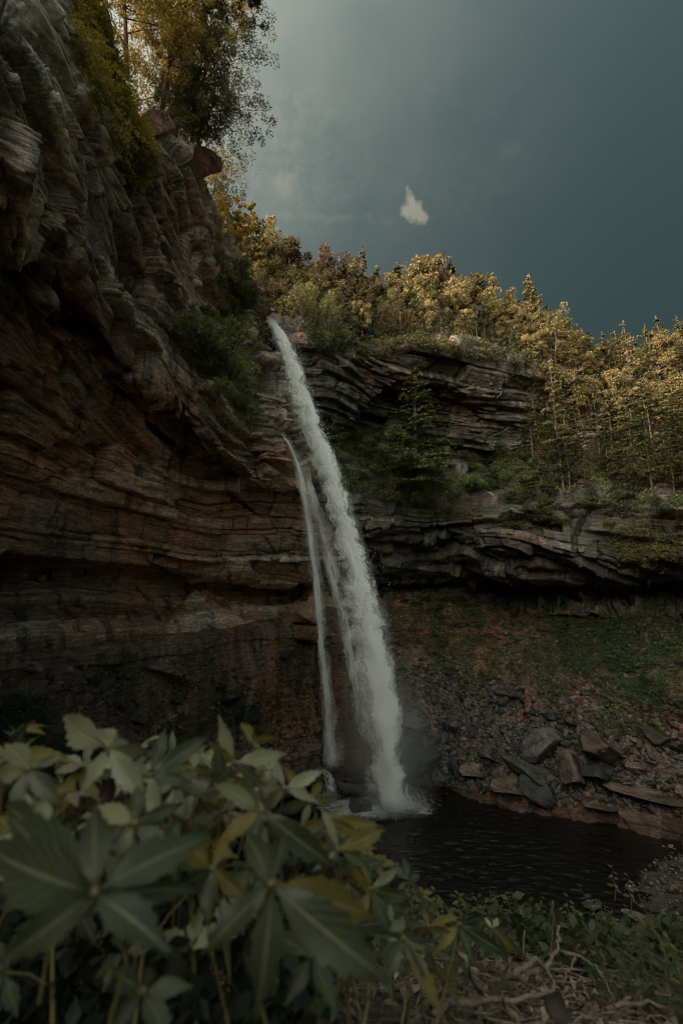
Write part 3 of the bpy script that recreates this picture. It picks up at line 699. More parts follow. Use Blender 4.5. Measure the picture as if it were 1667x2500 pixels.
def tube(pts, rr, sides=5):
    pts = np.asarray(pts, float); n = len(pts); V = []
    for i in range(n):
        t = pts[min(i+1, n-1)]-pts[max(i-1, 0)]; t /= np.linalg.norm(t)+1e-9
        a = np.cross(t, (0, 0, 1) if abs(t[2]) < 0.9 else (1, 0, 0)); a /= np.linalg.norm(a); b = np.cross(t, a)
        for k in range(sides):
            an = 2*math.pi*k/sides; V.append(pts[i]+rr[i]*(math.cos(an)*a+math.sin(an)*b))
    F = []
    for i in range(n-1):
        for k in range(sides):
            F.append((i*sides+k, i*sides+(k+1) % sides, (i+1)*sides+(k+1) % sides, (i+1)*sides+k))
    V.append(pts[-1]); F2 = [((n-1)*sides+k, (n-1)*sides+(k+1) % sides, len(V)-1, len(V)-1) for k in range(sides)]
    return np.array(V), np.array(F)
class MB:
    def __init__(s): s.V = []; s.F = []; s.n = 0; s.T = []
    def add(s, V, F, t=0.5):
        s.V.append(V); s.F.append(np.asarray(F)+s.n); s.n += len(V); s.T.append(np.full(len(F), t) if np.isscalar(t) else t)
    def tube(s, pts, rr, sides=5): V, F = tube(pts, rr, sides); s.add(V, F)
    def mesh(s, name, mat, link=False, parent=None, smooth=False):
        q = [f for f in s.F if f.shape[1] == 4]; t3 = [f for f in s.F if f.shape[1] == 3]
        Fs = ([np.concatenate(q)] if q else [])+([np.concatenate(t3)] if t3 else [])
        T = [t for f, t in zip(s.F, s.T) if f.shape[1] == 4]+[t for f, t in zip(s.F, s.T) if f.shape[1] == 3]
        return mesh_np(name, np.concatenate(s.V), Fs, mat, parent, smooth, attrs={'tint': ('FACE', np.concatenate(T))}, link=link)
def leaf_cloud(C, R, n_per, size, rs, tilt=1.0, flat=(1, 1, 1), ctint=None, shell=0.35):
    """rhombic leaves spread through balls round the centres"""
    K = len(C); n = K*n_per
    C = np.repeat(C, n_per, 0); R = np.repeat(np.broadcast_to(R, (K,)), n_per)
    d = rs.randn(n, 3); d /= np.linalg.norm(d, axis=1, keepdims=True)
    rr = (shell+(1-shell)*rs.rand(n))**0.8
    P = C+d*(R*rr)[:, None]*np.array(flat)
    a = rs.randn(n, 3); a[:, 2] *= tilt; a /= np.linalg.norm(a, axis=1, keepdims=True)
    b = np.cross(a, rs.randn(n, 3)*np.array((1, 1, 1))+np.array((0, 0, 2.0*(1-tilt)))); b /= np.linalg.norm(b, axis=1, keepdims=True)+1e-9
    sz = size*(0.6+0.8*rs.rand(n))
    a *= sz[:, None]; b *= (sz*0.55)[:, None]
    V = np.stack((P-a, P-b, P+a, P+b), 1).reshape(-1, 3)
    F = np.arange(n*4).reshape(-1, 4)
    ct = np.repeat(rs.rand(K) if ctint is None else ctint, n_per)
    return V, F, np.clip(0.55*ct+0.45*rs.rand(n), 0, 1)

def make_broadleaf(seed, H=10.0, R=3.2, n_cl=46, n_per=60, ls=0.17, lean=0.05, bare=0.35, droop=0.0):
    rs = np.random.RandomState(seed); tr = MB(); cr = MB()
    k = 9; ts = np.linspace(0, 1, k)
    trunk = np.stack((lean*H*ts**1.5+np.cumsum(rs.randn(k))*0.015*H*ts, np.cumsum(rs.randn(k))*0.015*H*ts, ts*H*0.9), 1)
    r0 = 0.018*H; tr.tube(trunk, r0*(1-0.85*ts), 6)
    C = []; RR = []
    nl = 15
    for i in range(nl):
        t = bare+(0.97-bare)*(i+rs.rand()*0.6)/nl
        b = np.array([np.interp(t, ts, trunk[:, j]) for j in range(3)])
        az = i*2.4+rs.rand(); env = math.sin(min(1, (t-bare+0.16)/(1.12-bare))*math.pi)**0.65
        L = R*env*(0.55+0.6*rs.rand())
        up = 0.25+0.5*t-droop
        p1 = b+np.array((math.cos(az)*L*0.5, math.sin(az)*L*0.5, up*L*0.45)); p2 = b+np.array((math.cos(az)*L, math.sin(az)*L, up*L*0.8))
        tr.tube([b, p1, p2], [r0*0.4*(1-t*0.5), r0*0.22, r0*0.06], 4)
        for q in range(2):
            e = p1+(rs.rand(3)-0.5)*np.array((L, L, L*0.6))*0.9; tr.tube([p1, e], [r0*0.14, r0*0.03], 3); C.append(e); RR.append(0.10*R+0.20*R*rs.rand())
        C.append(p2); RR.append(0.16*R+0.20*R*rs.rand())
    C.append(trunk[-1]+np.array((0, 0, 0.03*H))); RR.append(0.2*R)
    C = np.array(C); RR = np.array(RR)
    ex = max(0, n_cl-len(C))
    if ex:
        kk = rs.randint(0, len(C), ex); C = np.concatenate((C, C[kk]+rs.randn(ex, 3)*0.16*R)); RR = np.concatenate((RR, RR[kk]*(0.4+0.5*rs.rand(ex))))
    cr.add(*leaf_cloud(C, RR, n_per, ls, rs, flat=(1, 1, 0.75)))
    return cr, tr
def make_conifer(seed, H=11.0, R=2.3, whorls=26, ls=0.16, dense=1.0, bare=0.12, gap=0.12, plate=0.16):
    rs = np.random.RandomState(seed); tr = MB(); cr = MB(); ts = np.linspace(0, 1, 7)
    trunk = np.stack((np.cumsum(rs.randn(7))*0.006*H, np.cumsum(rs.randn(7))*0.006*H, ts*H), 1)
    r0 = 0.014*H; tr.tube(trunk, r0*(1-0.93*ts)+0.01, 6)
    C = []; T = []; Rr = []
    for w_ in range(whorls):
        t = bare+(0.99-bare)*(w_/whorls)
        for q in range(rs.randint(3, 6)):
            if rs.rand() < gap: continue
            az = rs.rand()*6.283; L = R*((1-t)**0.75*0.95+0.05)*(0.55+0.6*rs.rand())
            b = np.array([np.interp(t, ts, trunk[:, j]) for j in range(3)])
            sl = 0.15-0.35*(1-t)
            e = b+np.array((math.cos(az)*L, math.sin(az)*L, sl*L))
            tr.tube([b, (b+e)/2+np.array((0, 0, 0.04*L)), e], [r0*0.22, r0*0.12, r0*0.03], 3)
            m = max(2, int(L*3.2*dense)); ct = rs.rand()
            for j in range(m):
                f = 0.25+0.8*(j+rs.rand())/m
                C.append(b+(e-b)*f+np.array((rs.randn()*0.10*L, rs.randn()*0.10*L, -0.03*L))); T.append(ct); Rr.append(0.14+0.17*L*(1.1-0.6*f))
    C = np.array(C)
    cr.add(*leaf_cloud(C, np.array(Rr), 22, ls*0.72, rs, tilt=0.55, flat=(1, 1, plate+0.22), ctint=np.array(T)))
    cr.add(*leaf_cloud(trunk[-1:]*np.array((1, 1, 0.985)), np.array([0.25]), 14, ls*0.8, rs, flat=(0.5, 0.5, 2.0)))
    return cr, tr

GOLD = leaf_mat('golden_foliage', (0.034, 0.035, 0.014), (0.235, 0.19, 0.075), 0.28, 0.65)
TAN = leaf_mat('tan_foliage', (0.07, 0.062, 0.026), (0.32, 0.26, 0.12), 0.28, 0.65)
OLIVE = leaf_mat('olive_foliage', (0.048, 0.054, 0.019), (0.192, 0.168, 0.054), 0.30, 0.65)
RUST = leaf_mat('rusty_foliage', (0.045, 0.030, 0.018), (0.16, 0.10, 0.055), 0.3, 0.65)
EVERGREEN = leaf_mat('evergreen_foliage', (0.026, 0.034, 0.017), (0.111, 0.111, 0.044), 0.22, 0.6)
YGREEN = leaf_mat('yellow_green_foliage', (0.16, 0.14, 0.028), (0.48, 0.40, 0.10), 0.40, 0.6)
MIDGREEN = leaf_mat('mid_green_foliage', (0.064, 0.088, 0.032), (0.240, 0.288, 0.104), 0.35, 0.6)
PALEGREEN = leaf_mat('pale_green_foliage', (0.13, 0.13, 0.055), (0.36, 0.35, 0.19), 0.35, 0.6)
DARKLEAF = leaf_mat('dark_leaves', (0.035, 0.040, 0.030), (0.13, 0.125, 0.075), 0.40, 0.5)

def tpl(fn, mat, **k):
    cr, tr = fn(**k); return (cr.mesh('crown', mat), tr.mesh('trunk', BARK), k.get('H'))
BROAD = [tpl(make_broadleaf, m_, seed=100+i, H=10.0, R=r_, n_cl=n_, n_per=120, ls=0.105) for i, (m_, r_, n_) in enumerate(((GOLD, 3.0, 80), (GOLD, 2.6, 70), (TAN, 3.2, 80), (OLIVE, 2.9, 74), (GOLD, 2.2, 64), (TAN, 2.5, 70), (RUST, 2.4, 60)))]
CONIF = [tpl(make_conifer, m_, seed=200+i, H=11.0, R=r_, dense=d_, gap=g_) for i, (m_, r_, d_, g_) in enumerate(((GOLD, 2.2, 1.2, 0.1), (GOLD, 2.6, 1.0, 0.2), (EVERGREEN, 2.3, 1.2, 0.1), (EVERGREEN, 3.0, 1.0, 0.25), (OLIVE, 2.6, 1.0, 0.2)))]
OPENC = [tpl(make_conifer, m_, seed=230+i, H=11.0, R=3.0, whorls=15, dense=1.1, gap=0.30, bare=0.38, plate=0.10) for i, m_ in enumerate((GOLD, TAN, OLIVE, EVERGREEN))]
def put_tree(T, base, H, name, label, cat, group=None, rz=None, fat=1.0, tilt=(0, 0)):
    crown, trunk, H0 = T; s = H/H0
    e = empty(name, base); e.rotation_euler = (tilt[0], tilt[1], random.random()*6.28 if rz is None else rz); e.scale = (s*fat, s*fat, s)
    inst('trunk', trunk, e); inst('crown', crown, e)
    tag(e, label, cat, group); return e
def tree_top(T, px, py_top, Y, name, label, cat, group=None, fat=1.0, minH=4):
    top = W(px, py_top, Y); gz = ground_z(top[0], Y)-0.4
    H = max(minH, (top[2]-gz)*1.06)
    return put_tree(T, (top[0], Y, gz), H, name, label, cat, group, fat=fat)

sky_pts = [(560,560),(612,515),(650,600),(690,590),(730,640),(770,640),(815,620),(850,650),(885,635),(930,655),(985,650),(1055,636),(1100,660),(1150,700),(1200,730),(1250,745),(1285,700),(1340,765),(1390,790),(1440,810),(1490,822),(1540,835),(1600,850),(1660,850),(1720,850),(1800,850)]
def sky_y(px): return float(np.interp(px, [a for a, b in sky_pts], [b for a, b in sky_pts]))
R1 = random.Random(5)
ADJ = {}
for T_, a_ in zip(BROAD, ('golden', 'slim golden', 'broad tan', 'olive', 'narrow golden', 'tan', 'rusty')): ADJ[T_[0].name] = a_
for T_, a_ in zip(CONIF, ('golden', 'ragged golden', 'dark green', 'wide dark green', 'olive')): ADJ[T_[0].name] = a_
for T_, a_ in zip(OPENC, ('open golden', 'open tan', 'open olive', 'open dark')): ADJ[T_[0].name] = a_
def zone(px):
    return ('left of the falls notch' if px < 650 else 'right of the falls notch' if px < 850 else 'above the lone conifer' if px < 1080 else 'over the upper cliff end' if px < 1330 else 'over the right slope' if px < 1560 else 'at the far right')
# named trees of the skyline
tree_top(CONIF[1], 612, 508, 52, 'conifer_tree', 'golden conifer with a dark right side, tallest of the trees behind the left cliff', 'tree', fat=0.9)
tree_top(BROAD[6], 690, 578, 60, 'rusty_tree', 'dark topped rusty tree on the skyline above the notch of the falls', 'tree', fat=0.75)
tree_top(BROAD[6], 815, 612, 66, 'rusty_tree', 'dark rusty brown tree rising over the golden wood right of the falls', 'tree', fat=0.8)
tree_top(CONIF[0], 885, 618, 68, 'spire_tree', 'thin pointed spire tree in the middle of the golden skyline', 'tree', fat=0.6)
tree_top(BROAD[4], 1058, 630, 68, 'broadleaf_tree', 'tall round topped golden tree at the highest point of the wood', 'tree', fat=0.9)
tree_top(CONIF[2], 1098, 652, 66, 'conifer_tree', 'dark pointed conifer just right of the highest golden tree', 'tree', fat=0.8)
tree_top(CONIF[1], 1288, 686, 66, 'pine_tree', 'tall ragged pine standing alone above the sloping skyline', 'tree', fat=0.95)
tree_top(OPENC[2], 1645, 782, 60, 'pine_tree', 'open dark pine breaking the skyline at the right edge', 'tree', fat=0.8)
G_SKY = 'sunlit trees of the far rim'; n_ = 0
for px in range(545, 1900, 27):
    if any(abs(px-q) < 12 for q in (612, 690, 815, 885, 1058, 1098, 1288)): continue
    Y = 69+R1.uniform(-2, 3) if px > 760 else 55+(px-560)*0.06
    T = R1.choice(BROAD[:6]+BROAD[:3]+CONIF[:2]+[CONIF[2]])
    con = T in CONIF
    tree_top(T, px+R1.uniform(-8, 8), sky_y(px)+R1.uniform(0, 26), Y, 'conifer_tree' if con else 'broadleaf_tree',
             ('sunlit %s %s on the skyline %s' % (ADJ[T[0].name], 'conifer' if con else 'leafy tree', zone(px))), 'tree',
             'golden conifers of the far rim' if con else G_SKY, fat=R1.uniform(0.8, 1.1))
for row, (dy, Yr, step) in enumerate(((48, 63.5, 34), (95, 59.5, 38))):
    for px in range(690+row*14, 1900, step):
        T = R1.choice(BROAD[:6]+[CONIF[1], CONIF[2], CONIF[4], OPENC[0]])
        con = T not in BROAD
        off = (6 if px < 900 else 0)
        tree_top(T, px+R1.uniform(-10, 10), sky_y(px)+dy+R1.uniform(-14, 20), Yr-off+R1.uniform(-1.5, 1.5), 'conifer_tree' if con else 'broadleaf_tree',
                 ('half shaded %s %s in the %s row %s' % (ADJ[T[0].name], 'conifer' if con else 'leafy tree', 'front' if row else 'second', zone(px))), 'tree',
                 'half shaded conifers above the far cliff' if con else 'half shaded leafy trees above the far cliff', fat=R1.uniform(0.8, 1.05))
# shaded evergreens near the edge
for i, (px, py, Y) in enumerate(((840,735,52),(880,745,54),(935,760,55),(975,752,56),(1030,765,56),(1075,745,56.5),(1120,762,57),(1160,765,57.5),(1200,780,58),(1240,790,58.5),(1275,800,59),(1310,815,60),(1345,830,60),(770,730,50),(800,745,51),(1180,800,56),(1250,815,57))):
    tree_top([CONIF[2], CONIF[3], CONIF[4], OPENC[3]][i % 4], px, py, Y, 'evergreen_tree', ('%s shaded evergreen close to the far cliff edge, %s' % (('dark narrow', 'dark spreading', 'olive', 'open branched')[i % 4], zone(px))), 'tree', 'shaded evergreens along the far cliff edge', fat=1.05, minH=3)

# trees stepping down the right hand slope
R2 = random.Random(9); k = 0
for py0, (hlo, hhi) in ((935, (8, 11)), (1000, (8, 11.5)), (1060, (8, 11)), (1120, (7, 10)), (1170, (5, 8)), (1215, (4, 7))):
    for px in range(1270+(py0-935)//5, 1900, 40):
        if py0 > 1100 and px < 1290: continue
        b, _ = SR.at(px+R2.uniform(-18, 18), py0+R2.uniform(-15, 15))
        upper = py0 < 1100
        T = R2.choice([OPENC[0], OPENC[1], OPENC[0], BROAD[2], BROAD[5], BROAD[0], OPENC[2]] if upper else [OPENC[3], OPENC[2], CONIF[3], CONIF[4], OPENC[0]])
        put_tree(T, b-np.array((0, 0, 0.3)), R2.uniform(hlo, hhi), 'slope_tree',
                 ('%s %s tree, %s tier of the right slope, %s' % ('sunlit' if upper else 'shaded', ADJ[T[0].name], {935: 'top', 1000: 'second', 1060: 'third', 1120: 'fourth', 1170: 'fifth', 1215: 'lowest'}[py0], 'towards the cliff' if px < 1420 else 'in the middle' if px < 1560 else 'towards the picture edge')), 'tree',
                 'sunlit trees high on the right slope' if upper else 'shaded evergreens low on the right slope', fat=R2.uniform(0.95, 1.25))
b, _ = SR.at(1372, 1195)
put_tree(OPENC[1], b, 15.5, 'hemlock_tree', 'tall straight trunked tree with a golden tufted top in front of the dark rocks', 'tree', fat=0.62)
b, _ = SR.at(1300, 1130)
put_tree(OPENC[3], b, 8, 'evergreen_tree', 'dark layered evergreen at the right end of the upper cliff', 'tree', fat=1.2)
# conifer against the upper cliff and its leafy skirt
GTPL = tpl(make_conifer, leaf_mat('fresh_conifer_needles', (0.040, 0.052, 0.022), (0.165, 0.175, 0.075), 0.3, 0.6), seed=301, H=11.0, R=2.8, whorls=24, dense=1.5, gap=0.08, bare=0.05)
b = W(1020, 1190, 50.5)
put_tree(GTPL, b, 15.0, 'green_conifer', 'fresh green conifer standing alone in front of the upper cliff', 'tree', fat=1.25)

BRIGHTENED = leaf_mat('brightened_green_foliage', (0.085, 0.105, 0.038), (0.34, 0.36, 0.14), 0.4, 0.6)  # brighter copy of the mid green, offsetting shade under the left cliff
def make_bush(seed, R=1.0, n_cl=26, n_per=60, ls=0.10, spiky=0.0):
    rs = np.random.RandomState(seed); cr = MB(); tr = MB(); C = []; Rr = []
    for i in range(n_cl):
        az = rs.rand()*6.283; el = rs.rand()**0.7*1.5; r = R*(0.45+0.6*rs.rand())
        e = np.array((math.cos(az)*math.cos(el)*r, math.sin(az)*math.cos(el)*r, math.sin(el)*r*(1.0+spiky)+0.1*R))
        C.append(e); Rr.append(R*(0.18+0.16*rs.rand()))
        if i % 2 == 0: tr.tube([np.array((0, 0, -0.1*R)), e*0.5+np.array((0, 0, 0.06*R)), e], [0.03*R, 0.02*R, 0.005*R], 3)
    cr.add(*leaf_cloud(np.array(C), np.array(Rr), n_per, ls, rs, flat=(1, 1, 0.85+spiky*2)))
    return cr, tr
def tplb(mat, **k):
    cr, tr = make_bush(**k); return (cr.mesh('foliage', mat), tr.mesh('stems', BARK), k.get('R', 1.0))
BUSH = {'mid': [tplb(MIDGREEN, seed=400, ls=0.055), tplb(MIDGREEN, seed=401, ls=0.045, n_cl=32)], 'olive': [tplb(OLIVE, seed=402, ls=0.055), tplb(OLIVE, seed=403, ls=0.05)],
        'pale': [tplb(PALEGREEN, seed=404, ls=0.05, spiky=0.35), tplb(PALEGREEN, seed=405, ls=0.05, spiky=0.2)],
        'yellow': [tplb(YGREEN, seed=406, ls=0.05), tplb(YGREEN, seed=407, ls=0.045)], 'dark': [tplb(EVERGREEN, seed=408, ls=0.055), tplb(EVERGREEN, seed=409, ls=0.05)],
        'brightened': [tplb(BRIGHTENED, seed=411, ls=0.05, n_cl=34), tplb(BRIGHTENED, seed=412, ls=0.045, n_cl=34)],
        'gold': [tplb(GOLD, seed=410, ls=0.05)]}
def put_bush(kind, pos, R, label, group=None, name='shrub', flat=(1, 1, 1), sink=0.25):
    T = random.choice(BUSH[kind]); e = empty(name, tuple(pos-np.array((0, 0, sink*R)))); e.rotation_euler = (0, 0, random.random()*6.28)
    e.scale = tuple(R*f for f in flat)
    inst('stems', T[1], e); inst('foliage', T[0], e); tag(e, label, 'shrub', group); return e
# big shrubs
b = W(745, 800, 45.5)
for (px, py, Y, R, kd, lb) in ((738,768,44.6,2.6,'pale','pale sunlit shrub with upright tufts right of the top of the falls'),
    (798,790,45.6,2.5,'pale','pale leafy shrub at the right shoulder of the falls notch'),
    (835,830,47.5,1.6,'mid','green shrub hanging below the pale shrub beside the falls'),
    (790,850,45.8,2.1,'mid','dark green shrub draped under the pale shrubs beside the falls'),
    (600,745,40,1.5,'olive','olive shrub on the left cliff edge just before the falls'),
    (640,700,44.5,1.4,'gold','golden shrub on the left bank above the falls notch'),
    (515,880,28.9,2.2,'brightened','big round green bush hanging from the middle of the left cliff'),
    (565,930,31.2,2.1,'brightened','large green bush lowest of the three on the left cliff'),
    (475,825,27.0,1.5,'brightened','olive bush at the upper left of the hanging bushes'),
    (570,845,30.3,1.8,'brightened','green bush against the falls side of the left cliff'),
    (530,965,29.4,1.2,'brightened','green bush low at the lip of the left overhang'),
    (600,1005,35.2,1.3,'brightened','thin olive bush above the thin waterfall'),
    (650,1140,40.5,0.7,'olive','small yellowish bush hanging under the lip by the thin waterfall')):
    put_bush(kd, W(px, py, Y), R, lb, sink=0.1)
for i, (px, py, R) in enumerate(((560,760,1.3),(590,790,1.2),(615,730,1.3),(635,760,0.9),(560,700,1.0),(590,660,1.2),(500,770,0.9),(545,800,1.0),(420,820,0.7),(470,760,0.6),(610,840,1.0),(575,725,1.2),(640,830,0.6),(530,640,1.0))):
    b, n = SL.at(px, py); put_bush(['olive', 'mid'][i % 2], b, R, 'leafy green bush growing out of the left cliff beside the falls', 'bushes on the left cliff by the falls')
# shelf vegetation
R3 = random.Random(3)
for i in range(90):
    px = R3.uniform(800, 1290); py = 1075+ (px-800)*0.12+R3.uniform(-30, 75)
    if px < 900: py = R3.uniform(1060, 1190)
    b, n = SR.at(px, py); put_bush(R3.choice(['mid', 'olive', 'dark', 'mid']), b, R3.uniform(0.9, 1.9), 'green shrub on the leafy shelf below the upper cliff', 'shrubs on the shelf below the upper cliff', flat=(1.1, 1.1, 0.75))
for i in range(60):
    px = R3.uniform(1180, 1700); py = R3.uniform(1110, 1290)
    b, n = SR.at(px, py); put_bush(R3.choice(['dark', 'olive', 'dark']), b, R3.uniform(0.9, 1.7), 'dark shrub along the top of the lower right rocks', 'dark shrubs on the lower right rocks', flat=(1.2, 1.2, 0.7))
for i in range(60):
    px = R3.uniform(760, 1400); 
    b, n = SR.at(px, np.interp(px, [700, 870, 1020, 1180, 1300, 1400], [800, 850, 845, 862, 900, 940])+R3.uniform(-10, 8)); put_bush(R3.choice(['dark', 'olive', 'gold', 'dark']), b, R3.uniform(0.5, 1.1), 'low shrub on the edge of the upper cliff', 'low shrubs on the upper cliff edge')

# ----- trees and hanging branches of the near left cliff top
def overhang_tree(seed, base, tip, mat, label, n_cl, ls, n_per=60, spread=2.2, name='overhanging_tree', bw=0.16):
    """a tree leaning out from base towards tip, with clumps along its limbs"""
    rs = np.random.RandomState(seed); base = np.array(base, float); tip = np.array(tip, float); tr = MB(); cr = MB()
    o = empty(name, tuple(base)); d = tip-base; L = np.linalg.norm(d)
    k = 8; ts = np.linspace(0, 1, k); pts = np.array([d*t+np.array((0, 0, 0.10*L*math.sin(t*3.14))) for t in ts])+rs.randn(k, 3)*0.02*L*ts[:, None]
    tr.tube(pts, bw*(1-0.85*ts), 7)
    C = []; R = []
    for i in range(22):
        t = 0.12+0.88*rs.rand(); b = np.array([np.interp(t, ts, pts[:, j]) for j in range(3)])
        v = rs.randn(3); v[2] = abs(v[2])*0.5-0.15; v = v/np.linalg.norm(v)*spread*(0.5+0.8*rs.rand())
        mid = b+v*0.5+rs.randn(3)*0.1*spread; e = b+v
        tr.tube([b, mid, e], [bw*0.32, bw*0.18, 0.01], 4)
        for q in range(3):
            e2 = mid+rs.randn(3)*0.35*spread; tr.tube([mid, e2], [bw*0.12, 0.006], 3); C.append(e2); R.append(spread*(0.10+0.16*rs.rand()))
        C.append(e); R.append(spread*(0.12+0.18*rs.rand()))
    C = np.array(C); R = np.array(R); 
    kk = rs.randint(0, len(C), max(0, n_cl-len(C))); C = np.concatenate((C, C[kk]+rs.randn(len(kk), 3)*0.2*spread)); R = np.concatenate((R, R[kk]*0.8))
    cr.add(*leaf_cloud(C, R, n_per, ls, rs))
    tr.mesh('trunk', BARK, True, o); cr.mesh('crown', mat, True, o); tag(o, label, 'tree'); return o
NEAR_Y = leaf_mat('near_yellow_leaves', (0.13, 0.105, 0.025), (0.42, 0.32, 0.10), 0.45, 0.55)
overhang_tree(501, W(388, 310, 23.3), W(450, -40, 21), NEAR_Y, 'leafy yellow tree with a leaning dark trunk on the left cliff top', 260, 0.070, 95, 2.9)
overhang_tree(502, W(478, 430, 27), W(510, 120, 25), DARKLEAF, 'dark leafed tree standing against the sky at the edge of the left cliff', 300, 0.060, 62, 3.1)
overhang_tree(507, W(470, 330, 25), W(530, 40, 23), DARKLEAF, 'dark tree behind the others, its crown spreading over the sky at the upper left', 280, 0.060, 62, 3.0, bw=0.12)
overhang_tree(503, W(440, -60, 21), W(590, 0, 21), DARKLEAF, 'dark leafy branch end poking into the sky at the top of the picture', 190, 0.062, 80, 1.5, bw=0.08)
overhang_tree(504, W(310, 190, 21), W(290, -120, 19), NEAR_Y, 'yellow green tree at the top left above the cliff edge', 260, 0.064, 90, 2.4)
overhang_tree(505, W(500, 560, 30), W(545, 390, 29.5), NEAR_Y, 'small sparse tree with thin branches below the red boulder on the cliff edge', 130, 0.062, 50, 1.9, bw=0.08)
overhang_tree(506, W(420, 370, 24.5), W(455, 230, 24.5), OLIVE, 'olive tree between the yellow tree and the dark tree on the cliff edge', 220, 0.070, 80, 2.0)
overhang_tree(508, W(545, 640, 34), W(560, 520, 34), NEAR_Y, 'low golden tree at the cliff edge beneath the bare shrub', 150, 0.080, 70, 1.5, bw=0.09)
# bare twiggy shrub against the sky
rs = np.random.RandomState(77); tb = MB(); b0 = W(545, 560, 32)
def twig(p, v, r, dep):
    q = p+v; m_ = (p+q)/2+rs.randn(3)*0.06*np.linalg.norm(v); tb.tube([p, m_, q], [r, r*0.75, r*0.5], 3)
    if dep:
        for i in range(3): twig(p+v*rs.uniform(0.4, 1), (v*0.62+rs.randn(3)*0.33*np.linalg.norm(v)), r*0.55, dep-1)
for i in range(4): twig(np.zeros(3), np.array((0.45+0.5*i*0.3, rs.randn()*0.3, 1.2-0.1*i))*1.0, 0.035, 4)
tw = empty('bare_shrub', tuple(b0)); tb.mesh('twigs', BARK, True, tw); tag(tw, 'bare twiggy shrub reaching into the sky from the left cliff edge', 'shrub')
# drooping hemlock sprays on the face
def sprays(poly, n, mat, size, seed, name, label, surf, out=0.35, droop=0.5, per=34, length=(0.5, 1.3), kind=None, cat='foliage'):
    rs = np.random.RandomState(seed); msk = np.where(in_poly(surf.px, surf.py, poly))[0]
    if len(msk) == 0: return
    k = msk[rs.randint(0, len(msk), n)]; P = surf.P[k]; N = surf.N[k]; cr = MB()
    d = N+np.array((0, 0, -droop))+rs.randn(n, 3)*0.45; d /= np.linalg.norm(d, axis=1, keepdims=True)
    L = length[0]+(length[1]-length[0])*rs.rand(n)
    t = rs.rand(n, per)**0.8
    sidev = np.cross(d, (0, 0, 1)); sidev /= np.linalg.norm(sidev, axis=1, keepdims=True)+1e-9
    w_ = (rs.rand(n, per)-0.5)*2*(1-t)*0.38
    C = P[:, None]+d[:, None]*(L[:, None]*t)[..., None]+sidev[:, None]*(w_*L[:, None])[..., None]+np.array((0, 0, -1.0))*((t**2)*L[:, None]*droop*0.5)[..., None]
    C = C.reshape(-1, 3)
    V, F, T = leaf_cloud(C, np.full(len(C), size*0.4), 1, size, rs, tilt=0.6, ctint=np.repeat(rs.rand(n), per))
    cr.add(V, F, T); o = cr.mesh(name, mat, True); tag(o, label, cat, kind=kind); return o
sprays([(185,-60),(330,-60),(345,60),(360,200),(300,250),(230,240),(175,110)], 1900, YGREEN, 0.05, 601, 'hanging_foliage', 'yellow green feathery foliage draped over the top left cliff', SL, kind='stuff')
sprays([(285,265),(340,300),(372,380),(365,460),(330,450),(300,400),(275,320)], 950, YGREEN, 0.055, 602, 'hanging_foliage', 'yellow green drooping foliage below the cliff edge on the left', SL, kind='stuff')
sprays([(230,330),(275,350),(270,390),(235,380)], 60, YGREEN, 0.045, 603, 'hanging_foliage', 'small tuft of yellowish foliage on the dark upper left rock', SL, kind='stuff')
sprays([(285,560),(310,560),(325,760),(350,900),(310,800),(285,700)], 90, OLIVE, 0.05, 604, 'hanging_foliage', 'thin strip of olive weeds down a crack in the left cliff', SL, kind='stuff')
sprays([(400,800),(560,740),(640,830),(640,1050),(560,1050),(480,900)], 900, BRIGHTENED, 0.055, 605, 'cliff_foliage', 'green leafy growth clothing the left cliff beside the falls', SL, kind='stuff')
sprays([(580,620),(640,700),(650,770),(560,770),(540,680)], 420, OLIVE, 0.07, 606, 'cliff_foliage', 'olive brush along the cliff edge before the notch', SL, kind='stuff')
sprays([(640,1100),(690,1120),(700,1180),(655,1180)], 40, YGREEN, 0.05, 607, 'hanging_foliage', 'yellow weeds hanging beneath the lip beside the thin fall', SL, kind='stuff')

# ----- low ground cover
def cover(surf, poly, n, size, mat, seed, name, label, per=7, h=0.18, spread=0.3, nz_min=-0.2, patch=0.0, pscale=0.25):
    rs = np.random.RandomState(seed); msk = in_poly(surf.px, surf.py, poly) & (surf.N[:, 2] > nz_min)
    k = np.where(msk)[0]
    if patch: 
        q = fbm(surf.P[k, 0]*pscale, surf.P[k, 1]*pscale, surf.P[k, 2]*pscale, 4, seed); k = k[q > patch-0.5]
    # weight by surface area so that coarse and fine grid parts are covered alike
    k = k[rs.randint(0, len(k), n)]; P = surf.P[k]+surf.N[k]*h*0.6+rs.randn(n, 3)*np.array((0.25, 0.25, 0.15))
    cr = MB(); cr.add(*leaf_cloud(P, np.full(n, spread)*(0.5+rs.rand(n)), per, size, rs, tilt=0.7, flat=(1, 1, 0.6)))
    o = cr.mesh(name, mat, True); tag(o, label, 'ground cover', kind='stuff'); return o
COVER = leaf_mat('ground_cover_leaves', (0.045, 0.065, 0.022), (0.19, 0.23, 0.075), 0.3, 0.65)
COVER_B = leaf_mat('bluish_ground_cover', (0.040, 0.068, 0.036), (0.15, 0.21, 0.105), 0.3, 0.65)
cover(ST, [(1000,1440),(1700,1435),(1700,1760),(1500,1800),(1380,1760),(1150,1700),(1000,1560)], 14000, 0.08, COVER, 701, 'ground_cover', 'green weeds spreading over the right hand slope below the overhang', patch=0.40)
cover(ST, [(1300,1430),(1700,1430),(1700,1740),(1560,1720),(1400,1640)], 7000, 0.095, COVER_B, 702, 'ground_cover', 'bluish green leafy plants thick at the right side of the slope', patch=0.36, h=0.4)
cover(ST, [(930,1480),(1180,1480),(1180,1700),(960,1620)], 2200, 0.075, COVER, 703, 'ground_cover', 'mossy weeds on the rocks just right of the falls', patch=0.52)
